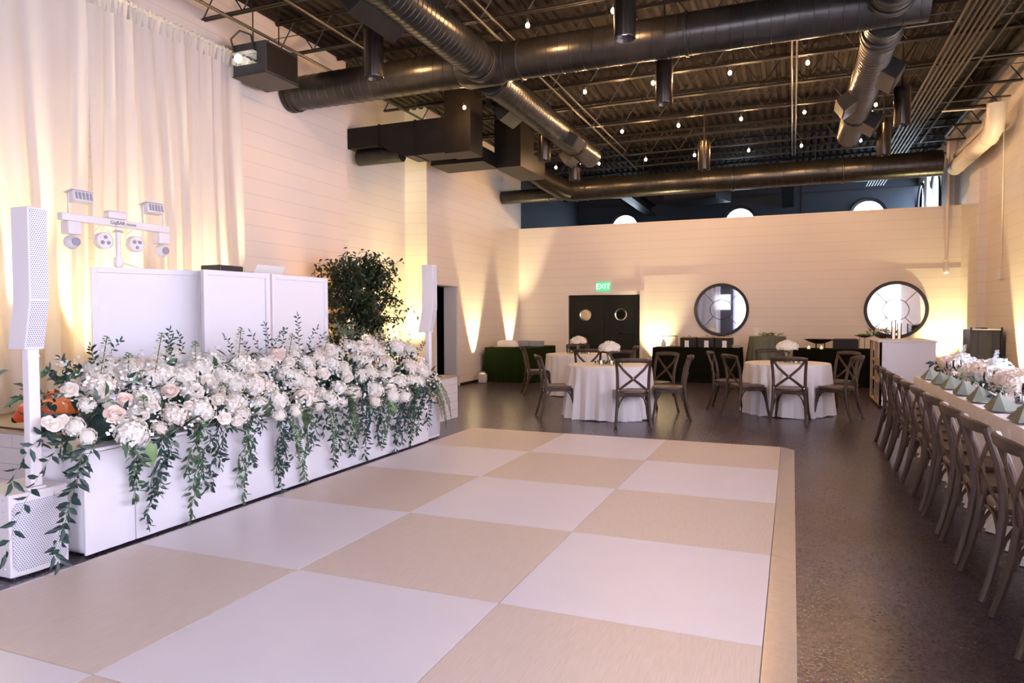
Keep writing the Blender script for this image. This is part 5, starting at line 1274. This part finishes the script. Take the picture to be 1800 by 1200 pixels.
# can lights
def make_can(parent_label):
    t = thing('can_light', 'x', 'ceiling light')
    MB().lathe([(.088, .03), (.10, .0), (.104, .01), (.104, .50), (.001, .50)], 28, cap=False).build('can_body', 'can', t)
    MB().lathe([(.086, .031), (.06, .07), (.001, .072)], 24, cap=False).build('baffle', 'black', t)
    MB().lathe([(.05, .055), (.001, .054)], 20, cap=False).build('led_disc', 'canlens', t)
    MB().tube([(0, 0, .5), (0, 0, 1.42)], .012, 8).build('stem', 'blacksteel', t)
    return t
can = make_can('')
CANS = [(-4.08, -1.56, 'left of the first row, in front of the big duct'), (-1.36, -1.56, 'hanging before the big round duct at top centre'), (-1.36, .55, 'in the middle, just beyond the big round duct'), (-1.36, 4.6, 'low centre, over the right round table area'),
        (-3.72, 4.62, 'over the far round table beside the double doors'), (-3.70, 2.85, 'beside the ribbed duct near the left wall'), (1.42, 4.58, 'farthest right, before the far round duct'), (1.44, 2.72, 'right side, beside the right ribbed duct')]
for i, (x, y, l) in enumerate(CANS):
    lab = 'dark cylindrical can light ' + l
    if i == 0: can.location = (x, y, 4.0); can['label'] = lab; can['group'] = 'cylindrical can lights'
    else: dup(can, (x, y, 4.0), 0, lab, 'cylindrical can lights')
# string bulbs
def make_bulb():
    t = thing('hanging_bulb', 'x', 'light bulb')
    MB().sphere((0, 0, -.02), .021, 14, 10, (1, 1, 1.25)).build('glass_bulb', 'bulb', t)
    MB().lathe([(.013, .005), (.016, .05), (.006, .06)], 10).build('socket', 'black', t)
    MB().tube([(0, 0, .06), (0, 0, .36)], .003, 5).build('cord', 'black', t)
    return t
bulb = make_bulb(); BX = [-4.5, -3.58, -2.63, -1.69, -.70, .24, 1.21]
rows = [('nearest', -.87, [-4.46, -2.58, -1.64]), ('second', 1.49, [-4.49, -2.62, -1.67, -.68, .245]), ('third', 3.73, [-2.61, -1.67, -.69, .24, 1.22]), ('far', 5.97, [-4.54, -3.61, -2.65, -1.70, -.70, .22, 1.2])]
pos = {3: ['left', 'middle', 'right'], 5: ['leftmost', 'second from left', 'middle', 'second from right', 'rightmost'], 7: ['leftmost', 'second from left', 'third from left', 'middle', 'third from right', 'second from right', 'rightmost']}
first = True
for (rn, y, xs_) in rows:
    for i, x in enumerate(xs_):
        lab = 'glowing warm bulb hanging in the %s row, %s' % (rn, pos[len(xs_)][i])
        if first: bulb.location = (x, y, 4.6); bulb['label'] = lab; bulb['group'] = 'string of warm ceiling bulbs'; first = False
        else: dup(bulb, (x, y, 4.6), 0, lab, 'string of warm ceiling bulbs')
for (rn, y, xs_) in rows:
    tag(MB().tube([(XL + .1, y, 4.955)] + [(XL + .1 + (XR - XL - .2) * k / 20, y, 4.95) for k in range(1, 21)], .005, 5).build('light_string_cable', 'black'), 'thin black cable carrying the %s row of bulbs' % rn, 'cable', 'bulb cables')
# conduits along the ceiling
for k in range(7):
    x = 1.86 + k * .066
    tag(MB().tube([(x, -6, 4.86), (x, 12.5, 4.86)], .0155, 8).build('conduit', 'conduit'), 'thin metal conduit in the bundle along the right ceiling, %s from the left' % ORD[k], 'conduit', 'bundle of parallel conduits')
for (x, z, r_, y0, y1, l) in ((.06, 4.92, .014, 1.0, 8.3, 'left of the pair of conduits running down the middle of the ceiling'), (.12, 4.92, .014, 1.0, 8.3, 'right of the pair of conduits running down the middle of the ceiling'), (-3.34, 4.92, .016, -5, 8.4, 'conduit running above the left ribbed duct'),
                              (-3.18, 4.92, .012, -2, 6.5, 'thin conduit beside the left ribbed duct'), (2.42, 4.9, .02, 0, 8, 'conduit just right of the conduit bundle'), (-6.0, 4.93, .02, -8, 6, 'conduit running over the top of the ivory drape'), (-5.1, 4.93, .014, -6, 3, 'conduit over the stage')):
    tag(MB().tube([(x, y0, z), (x, y1, z)], r_, 8).build('conduit', 'conduit'), l, 'conduit')
tag(MB().tube([(2.98, -6, 5.12), (2.98, 8.5, 5.12)], .055, 14).build('sprinkler_main', 'conduit'), 'thick grey pipe along the right side of the ceiling', 'pipe')
for k, (y, x0, x1) in enumerate(((1.65, 1.0, 3.2), (3.1, 1.9, 3.25), (5.2, 1.2, 3.25), (-1.2, 1.2, 3.25))):
    tag(MB().tube([(x0, y, 4.84), (x0 + .1, y, 4.90), (x1, y, 4.90)], .014, 8).build('cross_conduit', 'conduit'), 'conduit crossing toward the right wall, %s from the partition' % ['third', 'second', 'nearest', 'farthest'][k], 'conduit')
# steel beams in the back room
for k, (x0, x1) in enumerate(((-4.2, -3.9), (-.2, .1))):
    b = MB(); b.box(x0, x1, 8.9, 13.9, 4.62, 4.65).box(x0, x1, 8.9, 13.9, 4.90, 4.93).box((x0 + x1) / 2 - .012, (x0 + x1) / 2 + .012, 8.9, 13.9, 4.65, 4.90)
    tag(b.build('steel_beam', 'duct_box', smooth=False), 'dark steel beam in the back room beyond the partition, %s one' % ('left', 'right')[k], 'beam', 'beams beyond the partition')
t = thing('back_room_duct', 'boxy duct beyond the partition lit blue by the round window', 'duct', (-2.2, 11.5, 4.55))
MB().box(-.9, .6, -.5, .5, 0, .35, M4=Matrix.Rotation(R(-18), 4, 'Z')).build('duct_body', 'greypaint', t, smooth=False, bevel=.005); MB().tube([(0, 0, .35), (0, 0, .9)], .01, 6).build('hanger_rod', 'blacksteel', t)
# projector screen behind the camera (seen in the round mirror)
t = thing('wall_screen', 'white lit screen on the wall behind the camera, seen in the round mirror', 'screen', (-3.3, YN + .08, 1.8))
MB().box(-.42, .42, -.03, 0, 0, .82).build('screen_body', 'black', t, smooth=False); MB().box(-.4, .4, 0, .006, .02, .8).build('screen_face', 'screen', t, smooth=False)
